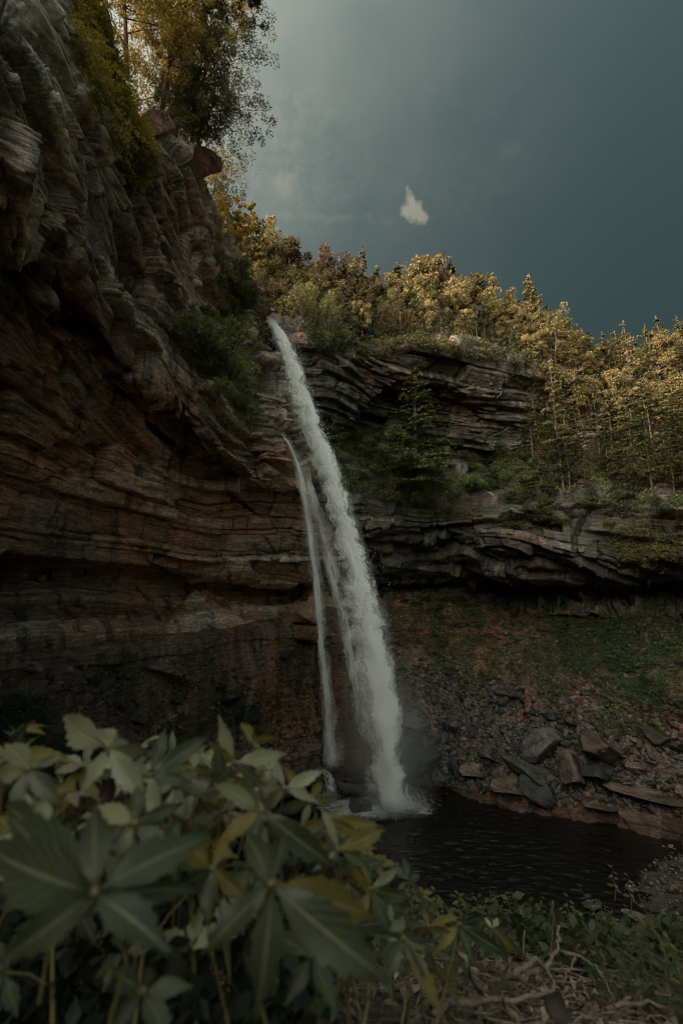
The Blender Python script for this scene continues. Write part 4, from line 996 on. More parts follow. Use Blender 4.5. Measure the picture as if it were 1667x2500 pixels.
cover(ST, [(0,1700),(180,1700),(260,1900),(0,1950)], 5200, 0.055, COVER_B, 704, 'ground_cover', 'green weeds on the bank at the left edge', patch=0.25)
cover(ST, [(200,1600),(800,1540),(800,1800),(300,1850)], 5200, 0.06, COVER, 705, 'ground_cover', 'patchy moss and weeds on the slope left of the falls', patch=0.55, h=0.1)
cover(SR, [(790,1040),(1000,1060),(1300,1090),(1700,1080),(1700,1240),(1180,1200),(1100,1250),(830,1200)], 8000, 0.11, COVER, 706, 'ground_cover', 'undergrowth on the shelf between the upper and lower cliffs', patch=0.35, h=0.4, spread=0.5)
cover(SR, [(1250,880),(1700,850),(1700,1100),(1300,1100)], 5000, 0.12, OLIVE, 707, 'undergrowth', 'undergrowth beneath the trees on the right hand slope', patch=0.2, h=0.4, spread=0.6)
cover(SR, [(1400,1240),(1700,1180),(1700,1420),(1560,1400)], 2400, 0.08, OLIVE, 708, 'ground_cover', 'hanging weeds on the rocks at the right edge', patch=0.48)

R6 = random.Random(33)
for i in range(64):  # unseen trees added on the hill to keep low sun off the canyon
    X = R6.uniform(-50, -34); Y = R6.uniform(-20, 62); gz = ground_z(X, Y)-0.4
    put_tree(R6.choice(BROAD[:6]+CONIF), (X, Y, gz), R6.uniform(9, 13), 'sun_block_tree', 'unseen tree added behind the left cliff to block the sun', 'tree', 'unseen trees added behind the left cliff to block the sun')

cover(SR, [(740,780),(900,790),(1050,800),(1330,860),(1330,905),(1180,880),(1020,862),(870,868),(760,850)], 5200, 0.10, EVERGREEN, 709, 'rim_undergrowth', 'dark undergrowth along the edge of the upper cliff', patch=0.0, h=0.5, spread=0.5)

for i, (px, py, R) in enumerate(((1075,1175,1.7),(1110,1215,1.5),(1035,1215,1.5),(1150,1180,1.4),(990,1150,1.5),(940,1110,1.4),(900,1090,1.3),(960,1060,1.5),(1080,1110,1.3))):
    p_ = W(px, py, 50.5+0.2*i); put_bush('mid', p_, R, ('bright green bush %s of the lone green conifer' % ('at the right foot' if px > 1050 else 'low at the foot' if py > 1160 else 'to the left')), 'bright green bushes round the lone green conifer')
for i in range(95):
    px = R3.uniform(985, 1700); py = R3.uniform(1455, 1480+ (px-985)*0.40)
    b, n = ST.at(px, min(py, 1760)); put_bush(R3.choice(['mid', 'olive', 'mid', 'dark']), b, R3.uniform(0.35, 0.95), 'low green plant growing on the slope under the overhang', 'low plants on the slope under the overhang', name='low_plant', flat=(1.3, 1.3, 0.6))
# ---------------------------------------------------------------- rocks
def make_rock(seed, cuts=14, sub=3, rough=0.05, squash=(1, 1, 0.75)):
    V, F = ico(sub); rs = np.random.RandomState(seed)
    for i in range(cuts):
        n = rs.randn(3); n /= np.linalg.norm(n); d = 0.33+0.34*rs.rand()
        t = V@n; V = V-np.clip(t-d, 0, None)[:, None]*n
    V = V*np.array(squash)/np.abs(V).max()
    V = V+V*(rough*fbm(V[:, 0]*2.5+seed, V[:, 1]*2.5, V[:, 2]*5, 4, seed))[:, None]
    return V, F
ROCKS = [mesh_np('boulder', *make_rock(800+i, 12+i % 5, 4, 0.10, sq), BOULDER, link=False) for i, sq in enumerate(((1, .8, .7), (1, .9, .6), (1, .7, .45), (1, .8, .8), (1, .75, .55), (1, .9, .35)))]
ROCKS_R = [mesh_np('boulder', *make_rock(820+i, 12+i % 5, 4, 0.08, sq), BOULDER_RED, link=False) for i, sq in enumerate(((1, .8, .7), (1, .9, .5), (1, .7, .4), (1, .8, .85)))]
SMALL = [mesh_np('loose_rock', *make_rock(850+i, 9, 2, 0.04, sq), BOULDER, link=False) for i, sq in enumerate(((1, .8, .7), (1, .9, .5), (1, .6, .35), (1, .8, .8), (1, .5, .5), (1, .7, .3)))]
SMALL_R = [mesh_np('loose_rock', *make_rock(870+i, 9, 2, 0.04, sq), BOULDER_RED, link=False) for i, sq in enumerate(((1, .8, .7), (1, .9, .5), (1, .6, .35)))]
def boulder(px, py, wpx, me, label, rz=0.0, tilt=(0, 0), cat='boulder', name='boulder', pos=None, lift=0.15, group=None, sc=(1, 1, 1)):
    if pos is None: pos, _ = ST.at(px, py)
    _, _, d = proj(pos); r = wpx/2*d/FPX
    o = bpy.data.objects.new(name, me); COL.objects.link(o)
    o.location = (pos[0], pos[1], pos[2]+lift*r); o.rotation_euler = (tilt[0], tilt[1], rz); o.scale = (r*sc[0], r*sc[1], r*sc[2])
    tag(o, label, cat, group); return o
B, BR = ROCKS, ROCKS_R
boulder(1020, 1890, 165, B[0], 'big rounded dark wet boulder just right of the foot of the main waterfall', 0.4, lift=0.3)
boulder(1015, 1828, 100, B[4], 'squarish wet rock on top of the big rounded boulder beside the falls', 1.2, (0.2, 0.1))
boulder(1028, 1782, 120, B[2], 'flat tilted grey slab above the rocks beside the falls', 0.2, (0.1, 0.35))
boulder(1316, 1845, 170, B[3], 'large smooth dark slab leaning against the scree in the middle of the shore', 0.7, (0.9, 0.2), sc=(1, .5, 1.1))
boulder(1398, 1905, 130, BR[3], 'upright reddish boulder with a pale face at the water edge', 0.3, (0.2, -0.3), sc=(1, .9, 1.3), lift=0.4)
boulder(1454, 1835, 185, BR[1], 'long slanted red brown slab above the upright boulder', 0.5, (0.3, 0.55))
boulder(1465, 1900, 135, B[0], 'dark angular block between the upright boulder and the right edge rocks', 1.9, (0.1, 0.4), lift=0.3)
boulder(1551, 1885, 105, BR[0], 'blocky brown boulder third from the right end of the shore', 0.8, (0.1, 0.1), lift=0.3)
boulder(1625, 1892, 115, BR[3], 'tan boulder with a flat lit top near the right edge', 2.2, (0.0, 0.2), lift=0.3)
boulder(1285, 1905, 130, B[1], 'smooth grey blue boulder left of the upright reddish one', 2.5, (0.2, -0.2), lift=0.3)
boulder(1262, 1935, 125, BR[2], 'low dark wedge of rock dipping into the pool', 0.1, (0.0, 0.15))
boulder(1318, 1945, 120, B[3], 'wet knobbly rock standing in the water at the middle of the shore', 1.1, (0.1, 0.1))
boulder(1193, 1845, 100, B[4], 'grey block in the scree left of the leaning slab', 0.5, (0.3, 0.1))
boulder(1505, 1838, 90, BR[0], 'tan split rock beside the long slanted slab', 1.0, (0.1, 0.1))
boulder(1168, 1890, 100, BR[2], 'brown flat rock low in the scree near the water', 0.3, (0.15, 0.1))
boulder(1110, 1880, 80, B[2], 'dark shard pointing at the falls at the foot of the scree', 1.5, (0.1, -0.4))
boulder(1345, 1905, 75, B[4], 'small dark rock wedged left of the upright reddish boulder', 0.1, (0.5, 0.2))
boulder(1400, 1770, 80, B[5], 'mossy slab at the upper end of the big boulders', 0.1, (0.2, 0.2))
boulder(1590, 1800, 110, BR[1], 'broad brown slab half buried in weeds near the right edge', 0.9, (0.2, 0.1))
boulder(1650, 1830, 90, B[4], 'grey block under the weeds at the right edge', 0.2, (0.2, 0.3))
boulder(1355, 1500, 32, BR[0], 'small pale orange rock lying in the green slope', 0.2)
boulder(1240, 1700, 70, B[5], 'flat dark rock in the weeds halfway up the scree', 1.2, (0.3, 0.1))
boulder(1610, 1965, 250, BR[2], 'long low red ledge slab sloping into the water at the right', -0.25, (0.05, 0.1), sc=(1, .6, .25))
boulder(1470, 1965, 170, BR[1], 'reddish ledge slab at the water edge below the boulders', -0.2, (0.05, 0.08), sc=(1, .5, .22), lift=0.0)
# rocks in and left of the falls
def ontop(px, Y, z): return edge(px, Y, z)
boulder(0, 0, 130, B[1], 'smooth wet hump of rock parting the water at the foot of the falls', 0.3, (0.0, 0.35), pos=ontop(868, 49.0, 0.6), sc=(1, .6, .6))
boulder(0, 0, 150, B[4], 'dark wet ledge the thin waterfall lands on', 0.1, (0, 0), pos=ontop(800, 50.0, 0.9), sc=(1, .7, .7))
boulder(0, 0, 140, B[0], 'black wet rock left of where the thin waterfall lands', 1.1, (0.1, 0.2), pos=ontop(712, 49.0, 0.9))
boulder(0, 0, 120, B[3], 'dark rock behind the leaves left of the falls', 2.1, (0.1, 0.2), pos=ontop(640, 47.0, 1.2))
boulder(0, 0, 110, B[5], 'low black shelf rock under the foam', 0.6, (0.0, 0.0), pos=ontop(880, 47.4, -0.15))
boulder(0, 0, 60, B[3], 'small angular grey rock in the pool beyond the yellow leaf tips', 0.6, (0.3, 0.0), pos=ontop(788, 39.5, 0.1))
boulder(0, 0, 46, B[4], 'black rock beside the small angular grey one in the pool', 1.6, (0.3, 0.0), pos=ontop(752, 39.0, 0.0))
boulder(215, 1668, 90, B[2], 'lichen spotted log shaped slab lying on the left bank', -0.5, (0.0, 0.15), sc=(1, .5, .6))
boulder(560, 1712, 85, B[1], 'smooth grey rock on the left slope', 0.3)
boulder(430, 1716, 75, B[5], 'flat grey slab further left on the slope', 0.3)
boulder(75, 1640, 95, BR[2], 'brown pointed slab at the top of the left bank', 0.4, (0.1, 0.1))
boulder(535, 1680, 55, B[4], 'small dark rock above the smooth grey one on the left', 1.3)
boulder(600, 1760, 95, B[3], 'dark squarish boulder above the foreground leaves', 0.9, (0.2, 0.2))
boulder(330, 1760, 70, BR[0], 'reddish rock just above the foreground leaves', 0.9, (0.2, 0.2))
boulder(690, 1600, 80, BR[1], 'brown rock at the foot of the orange ledge by the thin fall', 0.5, (0.1, 0.1))
boulder(955, 1700, 80, B[2], 'reddish flat slab right of the falls halfway down', 0.1, (0.0, 0.05))
LICHEN = rock_mat('orange_ledge', [(0.10, 0.055, 0.035), (0.20, 0.12, 0.08), (0.34, 0.22, 0.15), (0.45, 0.32, 0.22)], red=0.4, wet=0.1, moss=0.0, lichen=0.5, world=False)
LR = [mesh_np('ledge', *make_rock(890+i, 16, 4, 0.12, (1, .6, .28)), LICHEN, link=False) for i in range(2)]
boulder(0, 0, 175, LR[0], 'upper pale orange ledge behind the thin waterfall', 0.1, pos=W(735, 1500, 53.6), name='rock_ledge', cat='ledge', lift=0, sc=(1, .9, 1.5))
boulder(0, 0, 165, LR[1], 'lower pale orange ledge behind the thin waterfall', -0.1, pos=W(745, 1542, 53.2), name='rock_ledge', cat='ledge', lift=0, sc=(1, .9, 1.3))
# fallen red boulder on the left cliff rim
RIM = rock_mat('rim_red', [(0.04, 0.024, 0.018), (0.13, 0.065, 0.045), (0.22, 0.115, 0.08), (0.30, 0.19, 0.14)], red=0.5, wet=0.1, moss=0.0, lichen=0.1, world=False)
RB = mesh_np('boulder', *make_rock(896, 11, 4, 0.12, (1, .8, .8)), RIM, link=False)
p = W(460, 430, 27.0)
boulder(0, 0, 130, RB, 'big red block perched on the left cliff edge against the sky', 0.5, (0.3, 0.5), pos=p+np.array((0.9, -0.9, 0.3)), sc=(0.85, .9, 1.45), lift=0)
boulder(0, 0, 110, RB, 'reddish jutting rock beneath the leaning tree on the left cliff edge', 0.2, (0.2, 0.6), pos=W(375, 300, 23.2), sc=(0.8, .9, 1.5), lift=0)
# loose scree, one by one
R4 = random.Random(12); scr = [(945,1640),(1100,1600),(1300,1700),(1420,1780),(1560,1830),(1690,1840),(1690,1975),(1560,1975),(1400,1965),(1240,1945),(1060,1905),(985,1860)]
msk = np.where(in_poly(ST.px, ST.py, scr))[0]
for i in range(280):
    k_ = msk[R4.randrange(len(msk))]; P = ST.P[k_]; s_ = 0.28+0.95*R4.random()**1.9
    red_ = ST.px[k_] > 1380 and R4.random() < 0.6
    o = inst('loose_rock', R4.choice(SMALL_R if red_ else SMALL), None, tuple(P+np.array((0, 0, 0.1*s_))), (R4.uniform(-.7, .7), R4.uniform(-.7, .7), R4.uniform(0, 6.3)), (s_, s_*R4.uniform(.7, 1), s_*R4.uniform(.7, 1.1)))
    tag(o, 'reddish loose rock of the scree at the right of the pool' if red_ else 'dark loose rock of the scree between the falls and the pool shore', 'rock', 'reddish loose rocks of the scree' if red_ else 'dark loose rocks of the scree')
def rubble(surfpts, n, lo, hi, seed, mat, name, label, pw=2.0):
    rs = np.random.RandomState(seed); T = [make_rock(900+i, 7, 1, 0.0, (1, rs.uniform(.5, .9), rs.uniform(.35, .8))) for i in range(6)]
    k = rs.randint(0, len(surfpts), n); P = surfpts[k]+rs.randn(n, 3)*0.12; s = lo+(hi-lo)*rs.rand(n)**pw
    Vs = []; Fs = []; c = 0
    for j in range(6):
        kk = np.arange(j, n, 6); V, F = T[j]; m_ = len(kk)
        q = rs.randn(m_, 3, 3); q, _ = np.linalg.qr(q)
        VV = np.einsum('mij,vj->mvi', q, V)*s[kk][:, None, None]+P[kk][:, None, :]
        Vs.append(VV.reshape(-1, 3)); Fs.append((F[None]+(np.arange(m_)*len(V))[:, None, None]).reshape(-1, 3)+c); c += m_*len(V)
    V = np.concatenate(Vs); F = np.concatenate(Fs)
    o = mesh_np(name, V, F, mat, attrs={'tint': ('FACE', np.repeat(rs.rand(len(F)//80+1), 80)[:len(F)])}); tag(o, label, 'rubble', kind='stuff'); return o
RUB = rock_mat('rubble', [(0.025, 0.026, 0.028), (0.06, 0.06, 0.062), (0.105, 0.098, 0.09), (0.16, 0.14, 0.12)], red=0.2, wet=0.45, moss=0.15, lichen=0.15, wetshine=0.25)
rubble(ST.P[msk], 9000, 0.08, 0.48, 91, RUB, 'scree_rubble', 'small broken rubble filling the scree right of the falls')
m2 = np.where(in_poly(ST.px, ST.py, [(900,1500),(1250,1500),(1500,1600),(1660,1800),(1200,1700),(950,1700)]))[0]
rubble(ST.P[m2], 1800, 0.08, 0.5, 92, SOIL, 'slope_rubble', 'scattered rock bits showing through the weeds on the right slope')
m3 = np.where(in_poly(ST.px, ST.py, [(100,1640),(820,1560),(860,1900),(500,1950),(200,1800)]))[0]
rubble(ST.P[m3], 1500, 0.07, 0.45, 93, SOIL, 'bank_rubble', 'rock bits lying on the slope left of the falls')

m4 = np.where(in_poly(ST.px, ST.py, [(1300,1640),(1700,1720),(1700,1990),(1500,1960),(1380,1860)]))[0]
RUBR = rock_mat('red_rubble', [(0.014, 0.013, 0.012), (0.040, 0.032, 0.028), (0.075, 0.058, 0.050), (0.14, 0.11, 0.095)], red=0.4, wet=0.45, moss=0.2, lichen=0.15)
rubble(ST.P[m4], 2600, 0.10, 0.60, 95, RUBR, 'red_rubble', 'brownish broken rock among the boulders at the right shore')
# gravel bar on the near right shore
n_ = 70; a = np.linspace(-1, 1, n_); A, Bb = np.meshgrid(a, a)
c0 = edge(1870, 33.5, 0.0)
BX = c0[0]+A*16; BY = c0[1]+Bb*9.5
BZ = 0.55*np.clip(1.0-np.sqrt(((A+0.0)/0.95)**2+(Bb/0.95)**2), -0.6, 1)+0.10*fbm(BX*0.5, BY*0.5, BX*0, 4, 31)-0.02+0.012*(BX-c0[0])-0.16
bar = mesh_np('gravel_bar', np.stack((BX, BY, BZ), 2).reshape(-1, 3), grid_faces(n_, n_), GRITTY, smooth=True, attrs={'tint': ('POINT', BX*0+0.6)})
tag(bar, kind='structure')
bp = np.stack((BX, BY, BZ), 2).reshape(-1, 3); bp = bp[bp[:, 2] > -0.03]
GRAV = rock_mat('gravel', [(0.03, 0.027, 0.024), (0.07, 0.06, 0.052), (0.12, 0.10, 0.085), (0.22, 0.18, 0.155)], red=0.3, wet=0.35, moss=0.0, lichen=0.1)
rubble(bp, 4200, 0.05, 0.30, 94, GRAV, 'gravel', 'pale gravel and cobbles along the near right shore', 3.0)
boulder(0, 0, 190, BR[2], 'pale flat slab lying on the gravel at the right edge', -0.45, (0.05, 0.12), pos=edge(1625, 30.5, 0.45), sc=(1, .35, .3))
boulder(0, 0, 60, BR[2], 'small pale flat stone just left of the pale slab on the gravel', -0.3, (0.05, 0.12), pos=edge(1520, 31.5, 0.3), sc=(1, .5, .4))
boulder(0, 0, 50, B[1], 'grey cobble at the water edge left of the gravel', 0.4, pos=edge(1445, 33.5, 0.1))

# ---------------------------------------------------------------- the near bank
def bank_z(X, Y):
    X = np.asarray(X, float); Y = np.asarray(Y, float)
    z = -0.34-0.50*Y-0.42*np.clip(Y-2, 0, 4)**2
    z = np.where(Y > 6, -10.06-0.75*(Y-6), z)
    z = np.where(Y < 0, -0.34-0.05*Y, z); z = np.where(Y < -3, -0.19+0.55*(-3-Y), z)  # ground shaped to rise out of view behind the camera, blocking low sun
    z = z+0.10*np.clip(-X, 0, 2)-0.10*np.clip(X, 0, 1.5)+0.16*np.clip(X-1.3, 0, 12)
    z = z+0.05*fbm(X*1.3, Y*1.3, X*0, 4, 5)+0.4*fbm(X*0.2, Y*0.2, X*0, 3, 6)*np.clip(np.hypot(X, Y)/8, 0, 1)
    return CAM_Z+np.maximum(z, -CAM_Z-1.6)
ax = np.sign(np.linspace(-1, 1, 150))*np.abs(np.linspace(-1, 1, 150))**2.2*60
ay = np.concatenate((-np.linspace(1, 0, 50)[:-1]**2*45, np.linspace(0, 1, 130)**2*30))
A, Bb = np.meshgrid(ax, ay)
BK = np.stack((A, Bb, bank_z(A, Bb)), 2)
LITTER = rock_mat('leaf_litter_soil', [(0.015, 0.012, 0.009), (0.04, 0.03, 0.021), (0.075, 0.055, 0.038), (0.12, 0.09, 0.065)], red=0.3, wet=0.1, moss=0.12, lichen=0.15, zs=6.0)
bank = mesh_np('near_bank', BK.reshape(-1, 3), grid_faces(*BK.shape[:2]), LITTER, smooth=True, attrs={'tint': ('POINT', A*0+0.5)})
tag(bank, kind='structure')

# dead leaves and twigs on the bank
DEAD = M('dead_leaves'); t = DEAD.attr('tint')
c = DEAD.ramp(t, [(0.0, (0.03, 0.02, 0.014)), (0.45, (0.09, 0.06, 0.043)), (0.8, (0.18, 0.13, 0.095)), (1.0, (0.34, 0.27, 0.21))])
DEADM = DEAD.finish(DEAD.n('ShaderNodeBsdfPrincipled', {'Base Color': c, 'Roughness': 0.7}).outputs[0])
rs = np.random.RandomState(42); nd = 9000
px_ = rs.uniform(-0.2, 2.6, nd); py_ = 0.85+rs.rand(nd)**1.2*2.6
zz = bank_z(px_, py_)+0.01+0.03*rs.rand(nd)
a = rs.randn(nd, 3); a[:, 2] *= 0.45; a /= np.linalg.norm(a, axis=1, keepdims=True)
b = np.cross(a, rs.randn(nd, 3)*0.5+np.array((0, 0, 1))); b /= np.linalg.norm(b, axis=1, keepdims=True)
nn = np.cross(a, b); s1 = (0.006+0.014*rs.rand(nd))[:, None]; s2 = s1*(0.35+0.4*rs.rand(nd)[:, None]); cu = s1*rs.uniform(-0.5, 0.5, nd)[:, None]
C0 = np.stack((px_, py_, zz), 1)
V = np.stack((C0-a*s1, C0-b*s2+nn*cu, C0+a*s1*0.2+nn*0.3*cu, C0+b*s2+nn*cu, C0+a*s1+nn*cu*0.5), 1).reshape(-1, 3)
i5 = (np.arange(nd)*5)[:, None]
F = np.concatenate([i5+np.array(f)[None] for f in ((0, 1, 2), (0, 2, 3), (1, 4, 2), (2, 4, 3))])
tt = np.tile(rs.rand(nd), 4)
tag(mesh_np('leaf_litter', V, F, DEADM, attrs={'tint': ('FACE', tt)}), 'brown dead leaves littering the near bank', 'leaf litter', kind='stuff')
tb = MB()
for i in range(1500):
    x0, y0 = rs.uniform(-0.5, 2.4), 0.5+rs.rand()**1.1*2.4; an = rs.normal(0.25, 0.7); L = 0.06+0.30*rs.rand()**2
    pts = []
    for t in np.linspace(-.5, .5, 4):
        x1 = x0+math.cos(an)*L*t; y1 = y0+math.sin(an)*L*t+0.02*rs.randn(); pts.append((x1, y1, float(bank_z(x1, y1))+0.015+0.03*rs.rand()))
    r_ = 0.0012+0.0028*rs.rand()**2; tb.tube(pts, [r_, r_, r_*.8, r_*.4], 4)
tag(tb.mesh('fallen_twigs', PALE_WOOD, True), 'fine pale twigs scattered over the leaf litter', 'twigs', kind='stuff')
def branch(keys, r, label, mat=PALE_WOOD, name='dead_branch'):
    P = np.array([W(*k) for k in keys])[:, None, :]; P = catmull(P, [5]*(len(keys)-1))[:, 0, :]
    P = P+rs.randn(*P.shape)*r*0.5; c = P.mean(0); mb_ = MB(); mb_.tube(P-c, np.linspace(r, r*0.45, len(P)), 6)
    o = mb_.mesh(name, mat, True, smooth=True); o.location = tuple(c); tag(o, label, 'branch'); return o
branch([(1250,2385,1.45),(1300,2370,1.45),(1345,2345,1.48),(1358,2315,1.5),(1366,2262,1.55)], 0.0085, 'thick pale dead branch curving upwards in the middle of the lower right')
branch([(1243,2388,1.4),(1284,2352,1.42),(1318,2346,1.44),(1345,2395,1.42),(1352,2440,1.38)], 0.008, 'pale dead branch crossing behind the upward curving one')
branch([(1372,2322,1.6),(1420,2338,1.6),(1458,2368,1.55),(1500,2445,1.5)], 0.005, 'thin pale branch arching down to the right')
branch([(1403,2333,1.6),(1388,2370,1.58),(1370,2402,1.55)], 0.004, 'short thin twig under the arching branch')
branch([(1480,2470,1.4),(1540,2430,1.45),(1590,2398,1.5)], 0.006, 'short pale stick pointing to the right edge')
branch([(1500,2452,1.3),(1600,2450,1.35),(1690,2470,1.4)], 0.005, 'long thin stick lying along the lower right edge')
branch([(1060,2470,1.2),(1180,2440,1.2),(1300,2430,1.25),(1400,2420,1.35)], 0.0075, 'long pale branch lying on the leaf litter at the bottom')
branch([(1150,2350,1.35),(1230,2380,1.35),(1320,2420,1.3),(1400,2490,1.25)], 0.006, 'brown branch slanting down to the bottom edge', BARK)
branch([(1350,2200,1.75),(1348,2260,1.7),(1342,2330,1.6)], 0.004, 'thin upright dark stalk rising over the dead branches', BARK)
branch([(1280,2270,1.7),(1276,2330,1.6)], 0.003, 'short upright pale stalk left of the dark stalk')
branch([(1560,2400,1.5),(1566,2490,1.4)], 0.005, 'short upright stub of a stick at the lower right')
for (px, py, Y, s_, lb, dk) in ((1158, 2402, 1.15, 0.036, 'large curled brown dead leaf beside the foreground creeper', 0.5), (1355, 2462, 1.2, 0.04, 'large dark curled dead leaf at the bottom right', 0.05), (1120, 2330, 1.2, 0.03, 'pale crumpled dead leaf under the creeper tips', 0.9), (1240, 2470, 1.15, 0.032, 'pale brown dead leaf at the bottom middle', 0.8)):
    u_ = np.linspace(-1, 1, 9); A2, B2 = np.meshgrid(u_, u_)
    sh_ = (1-np.abs(A2)**2)**0.7*0.6
    V = np.stack((A2*s_, B2*sh_*s_, 0.45*s_*(B2*sh_)**2*2+0.25*s_*np.sin(A2*3)+0.1*s_*fbm(A2*2, B2*2, A2*0+px, 2, 3)), 2).reshape(-1, 3)
    o = mesh_np('dead_leaf', V, grid_faces(9, 9), DEADM, smooth=True, attrs={'tint': ('FACE', np.full(64, dk))})
    o.location = tuple(W(px, py, Y)); o.rotation_euler = (0.9, 0.4, 0.7 if dk < .4 else 1.8); tag(o, lb, 'dead leaf')

# ---------------------------------------------------------------- foreground creeper
def fg_leaf_mat(name, dark, light, vein, trans, rough=0.42, spec=0.5):
    m = M(name); uv = m.n('ShaderNodeUVMap').outputs[0]; sp = m.n('ShaderNodeSeparateXYZ', {'Vector': uv}); u, v = sp.outputs['X'], sp.outputs['Y']
    oi = m.n('ShaderNodeObjectInfo').outputs['Random']; au = m.math('ABSOLUTE', u)
    p = m.pos((1, 1, 1), False); n = m.noise(p, 30, 4, 0.6); nb = m.noise(p, 9, 3, 0.6)
    f = m.math('ADD', m.math('MULTIPLY', oi, 0.7), m.math('MULTIPLY', m.math('SUBTRACT', nb, 0.35), 0.8))
    c = m.ramp(f, [(0.1, dark), (0.95, light)])
    mid = m.ramp(au, [(0.03, 1.0), (0.12, 0.0)])
    side = m.math('ABSOLUTE', m.math('SUBTRACT', m.math('FRACT', m.math('SUBTRACT', m.math('MULTIPLY', v, 8.0), m.math('MULTIPLY', au, 2.2))), 0.5))
    sv = m.ramp(side, [(0.0, 1.0), (0.10, 0.0)])
    ve = m.math('MAXIMUM', mid, m.math('MULTIPLY', sv, 0.45))
    c = m.mix(m.math('MULTIPLY', ve, 0.8), c, vein)
    bf = m.n('ShaderNodeNewGeometry').outputs['Backfacing']
    c = m.mix(m.math('MULTIPLY', bf, 0.55), c, tuple(min(1, x*1.9) for x in light))
    b = m.bump(m.math('SUBTRACT', m.math('MULTIPLY', n, 0.3), m.math('MULTIPLY', ve, 0.8)), 0.6, 0.002)
    pr = m.n('ShaderNodeBsdfPrincipled', {'Base Color': c, 'Roughness': rough, 'Specular IOR Level': spec, 'Normal': b})
    tr = m.n('ShaderNodeBsdfTranslucent', {'Color': m.mix(1.0, c, (1.6, 1.4, 0.5), 'MULTIPLY')})
    return m.finish(m.n('ShaderNodeMixShader', {0: trans, 1: pr.outputs[0], 2: tr.outputs[0]}).outputs[0])
FG_DARK = fg_leaf_mat('creeper_leaf_green', (0.020, 0.029, 0.016), (0.072, 0.086, 0.046), (0.22, 0.21, 0.11), 0.18)  # green kept dark: shade among the low leaves is put into its colour
FG_YEL = fg_leaf_mat('creeper_leaf_yellow', (0.10, 0.088, 0.018), (0.22, 0.18, 0.040), (0.36, 0.30, 0.12), 0.35, 0.5)
FG_PALE = fg_leaf_mat('creeper_leaf_pale', (0.14, 0.155, 0.090), (0.34, 0.34, 0.21), (0.33, 0.30, 0.13), 0.25, 0.38)
mst = M('creeper_stem'); STEM = mst.finish(mst.n('ShaderNodeBsdfPrincipled', {'Base Color': (0.16, 0.13, 0.05), 'Roughness': 0.5}).outputs[0])

def leaflet(L, wd, rs, n=9, base=0.0, wide=0.58, serr=0.13):
    """a toothed, folded, drooping blade along +Y"""
    t = np.linspace(0, 1, n); prof = np.sin(np.pi*t**0.92)**1.25*(1-0.25*t)+0.012
    prof = prof/prof.max(); prof[-1] = 0.0; prof[0] = 0.05
    V = []; UV = []
    curl = rs.uniform(0.15, 0.45); fold = rs.uniform(0.12, 0.35); tw = rs.uniform(-0.3, 0.3)
    for i, tt in enumerate(t):
        w_ = wd*prof[i]*(1+serr*(1 if i % 2 else -1)*(0 < i < n-1))
        y = L*(tt-0.10*curl*tt*tt)+base; zc = -curl*L*tt**2*0.55
        for u in (-1, -0.5, 0, 0.5, 1):
            adv = (0.05*L*abs(u) if i % 2 else 0)*(0 < i < n-1)
            V.append((u*w_, y+adv, zc+fold*abs(u)*w_-0.35*fold*w_*(u*u)+tw*u*w_*tt+0.02*L*math.sin(tt*9+u*2)*abs(u))); UV.append((u, tt))
    V = np.array(V); F = grid_faces(n, 5)
    return V, F, np.array(UV)
def palmate(seed, R=1.0, k=5, n=9):
    rs = np.random.RandomState(seed); parts = []
    angs = np.radians(np.array((-112, -56, 0, 56, 112))+rs.uniform(-9, 9, 5)) if k == 5 else np.radians(np.array((-60, 0, 60))+rs.uniform(-9, 9, 3))
    lens = (0.66, 0.9, 1.0, 0.9, 0.66) if k == 5 else (0.85, 1.0, 0.85)
    for an, ln in zip(angs, lens):
        ln = ln*rs.uniform(0.88, 1.08)
        V, F, UV = leaflet(R*ln*0.94, R*ln*rs.uniform(0.155, 0.20), rs, n, 0.05*R)
        d = rs.uniform(0.05, 0.45); c, s = math.cos(-d), math.sin(-d)
        V = np.stack((V[:, 0], V[:, 1]*c-V[:, 2]*s, V[:, 1]*s+V[:, 2]*c), 1)
        c, s = math.cos(an), math.sin(an)
        V = np.stack((V[:, 0]*c+V[:, 1]*s, -V[:, 0]*s+V[:, 1]*c, V[:, 2]), 1)
        parts.append((V, F, UV))
    return parts
def join_parts(parts, name, mat):
    Vs = np.concatenate([p[0] for p in parts]); UVs = np.concatenate([p[2] for p in parts]); F = []; c = 0
    for V, f, _ in parts: F.append(f+c); c += len(V)
    return mesh_np(name, Vs, np.concatenate(F), mat, smooth=True, uv=UVs, link=False)
LEAF = {m_.name: [join_parts(palmate(1000+i+j*20, 1.0, 5 if i < 5 else 3), 'leaf', m_) for i in range(7)] for j, m_ in enumerate((FG_DARK, FG_YEL, FG_PALE))}
def leaf_basis(normal, heading):
    n = np.array(normal, float); n /= np.linalg.norm(n); h = np.array(heading, float); h = h-n*h.dot(n); h /= np.linalg.norm(h); x = np.cross(h, n)
    return Matrix(((x[0], h[0], n[0], 0), (x[1], h[1], n[1], 0), (x[2], h[2], n[2], 0), (0, 0, 0, 1)))
def place_leaf(parent, ploc, me, pos, R, normal, heading, name='leaf'):
    o = bpy.data.objects.new(name, me); COL.objects.link(o); o.parent = parent
    o.matrix_local = Matrix.Translation(Vector(pos)-Vector(ploc)) @ leaf_basis(normal, heading) @ Matrix.Scale(R, 4)
    return o
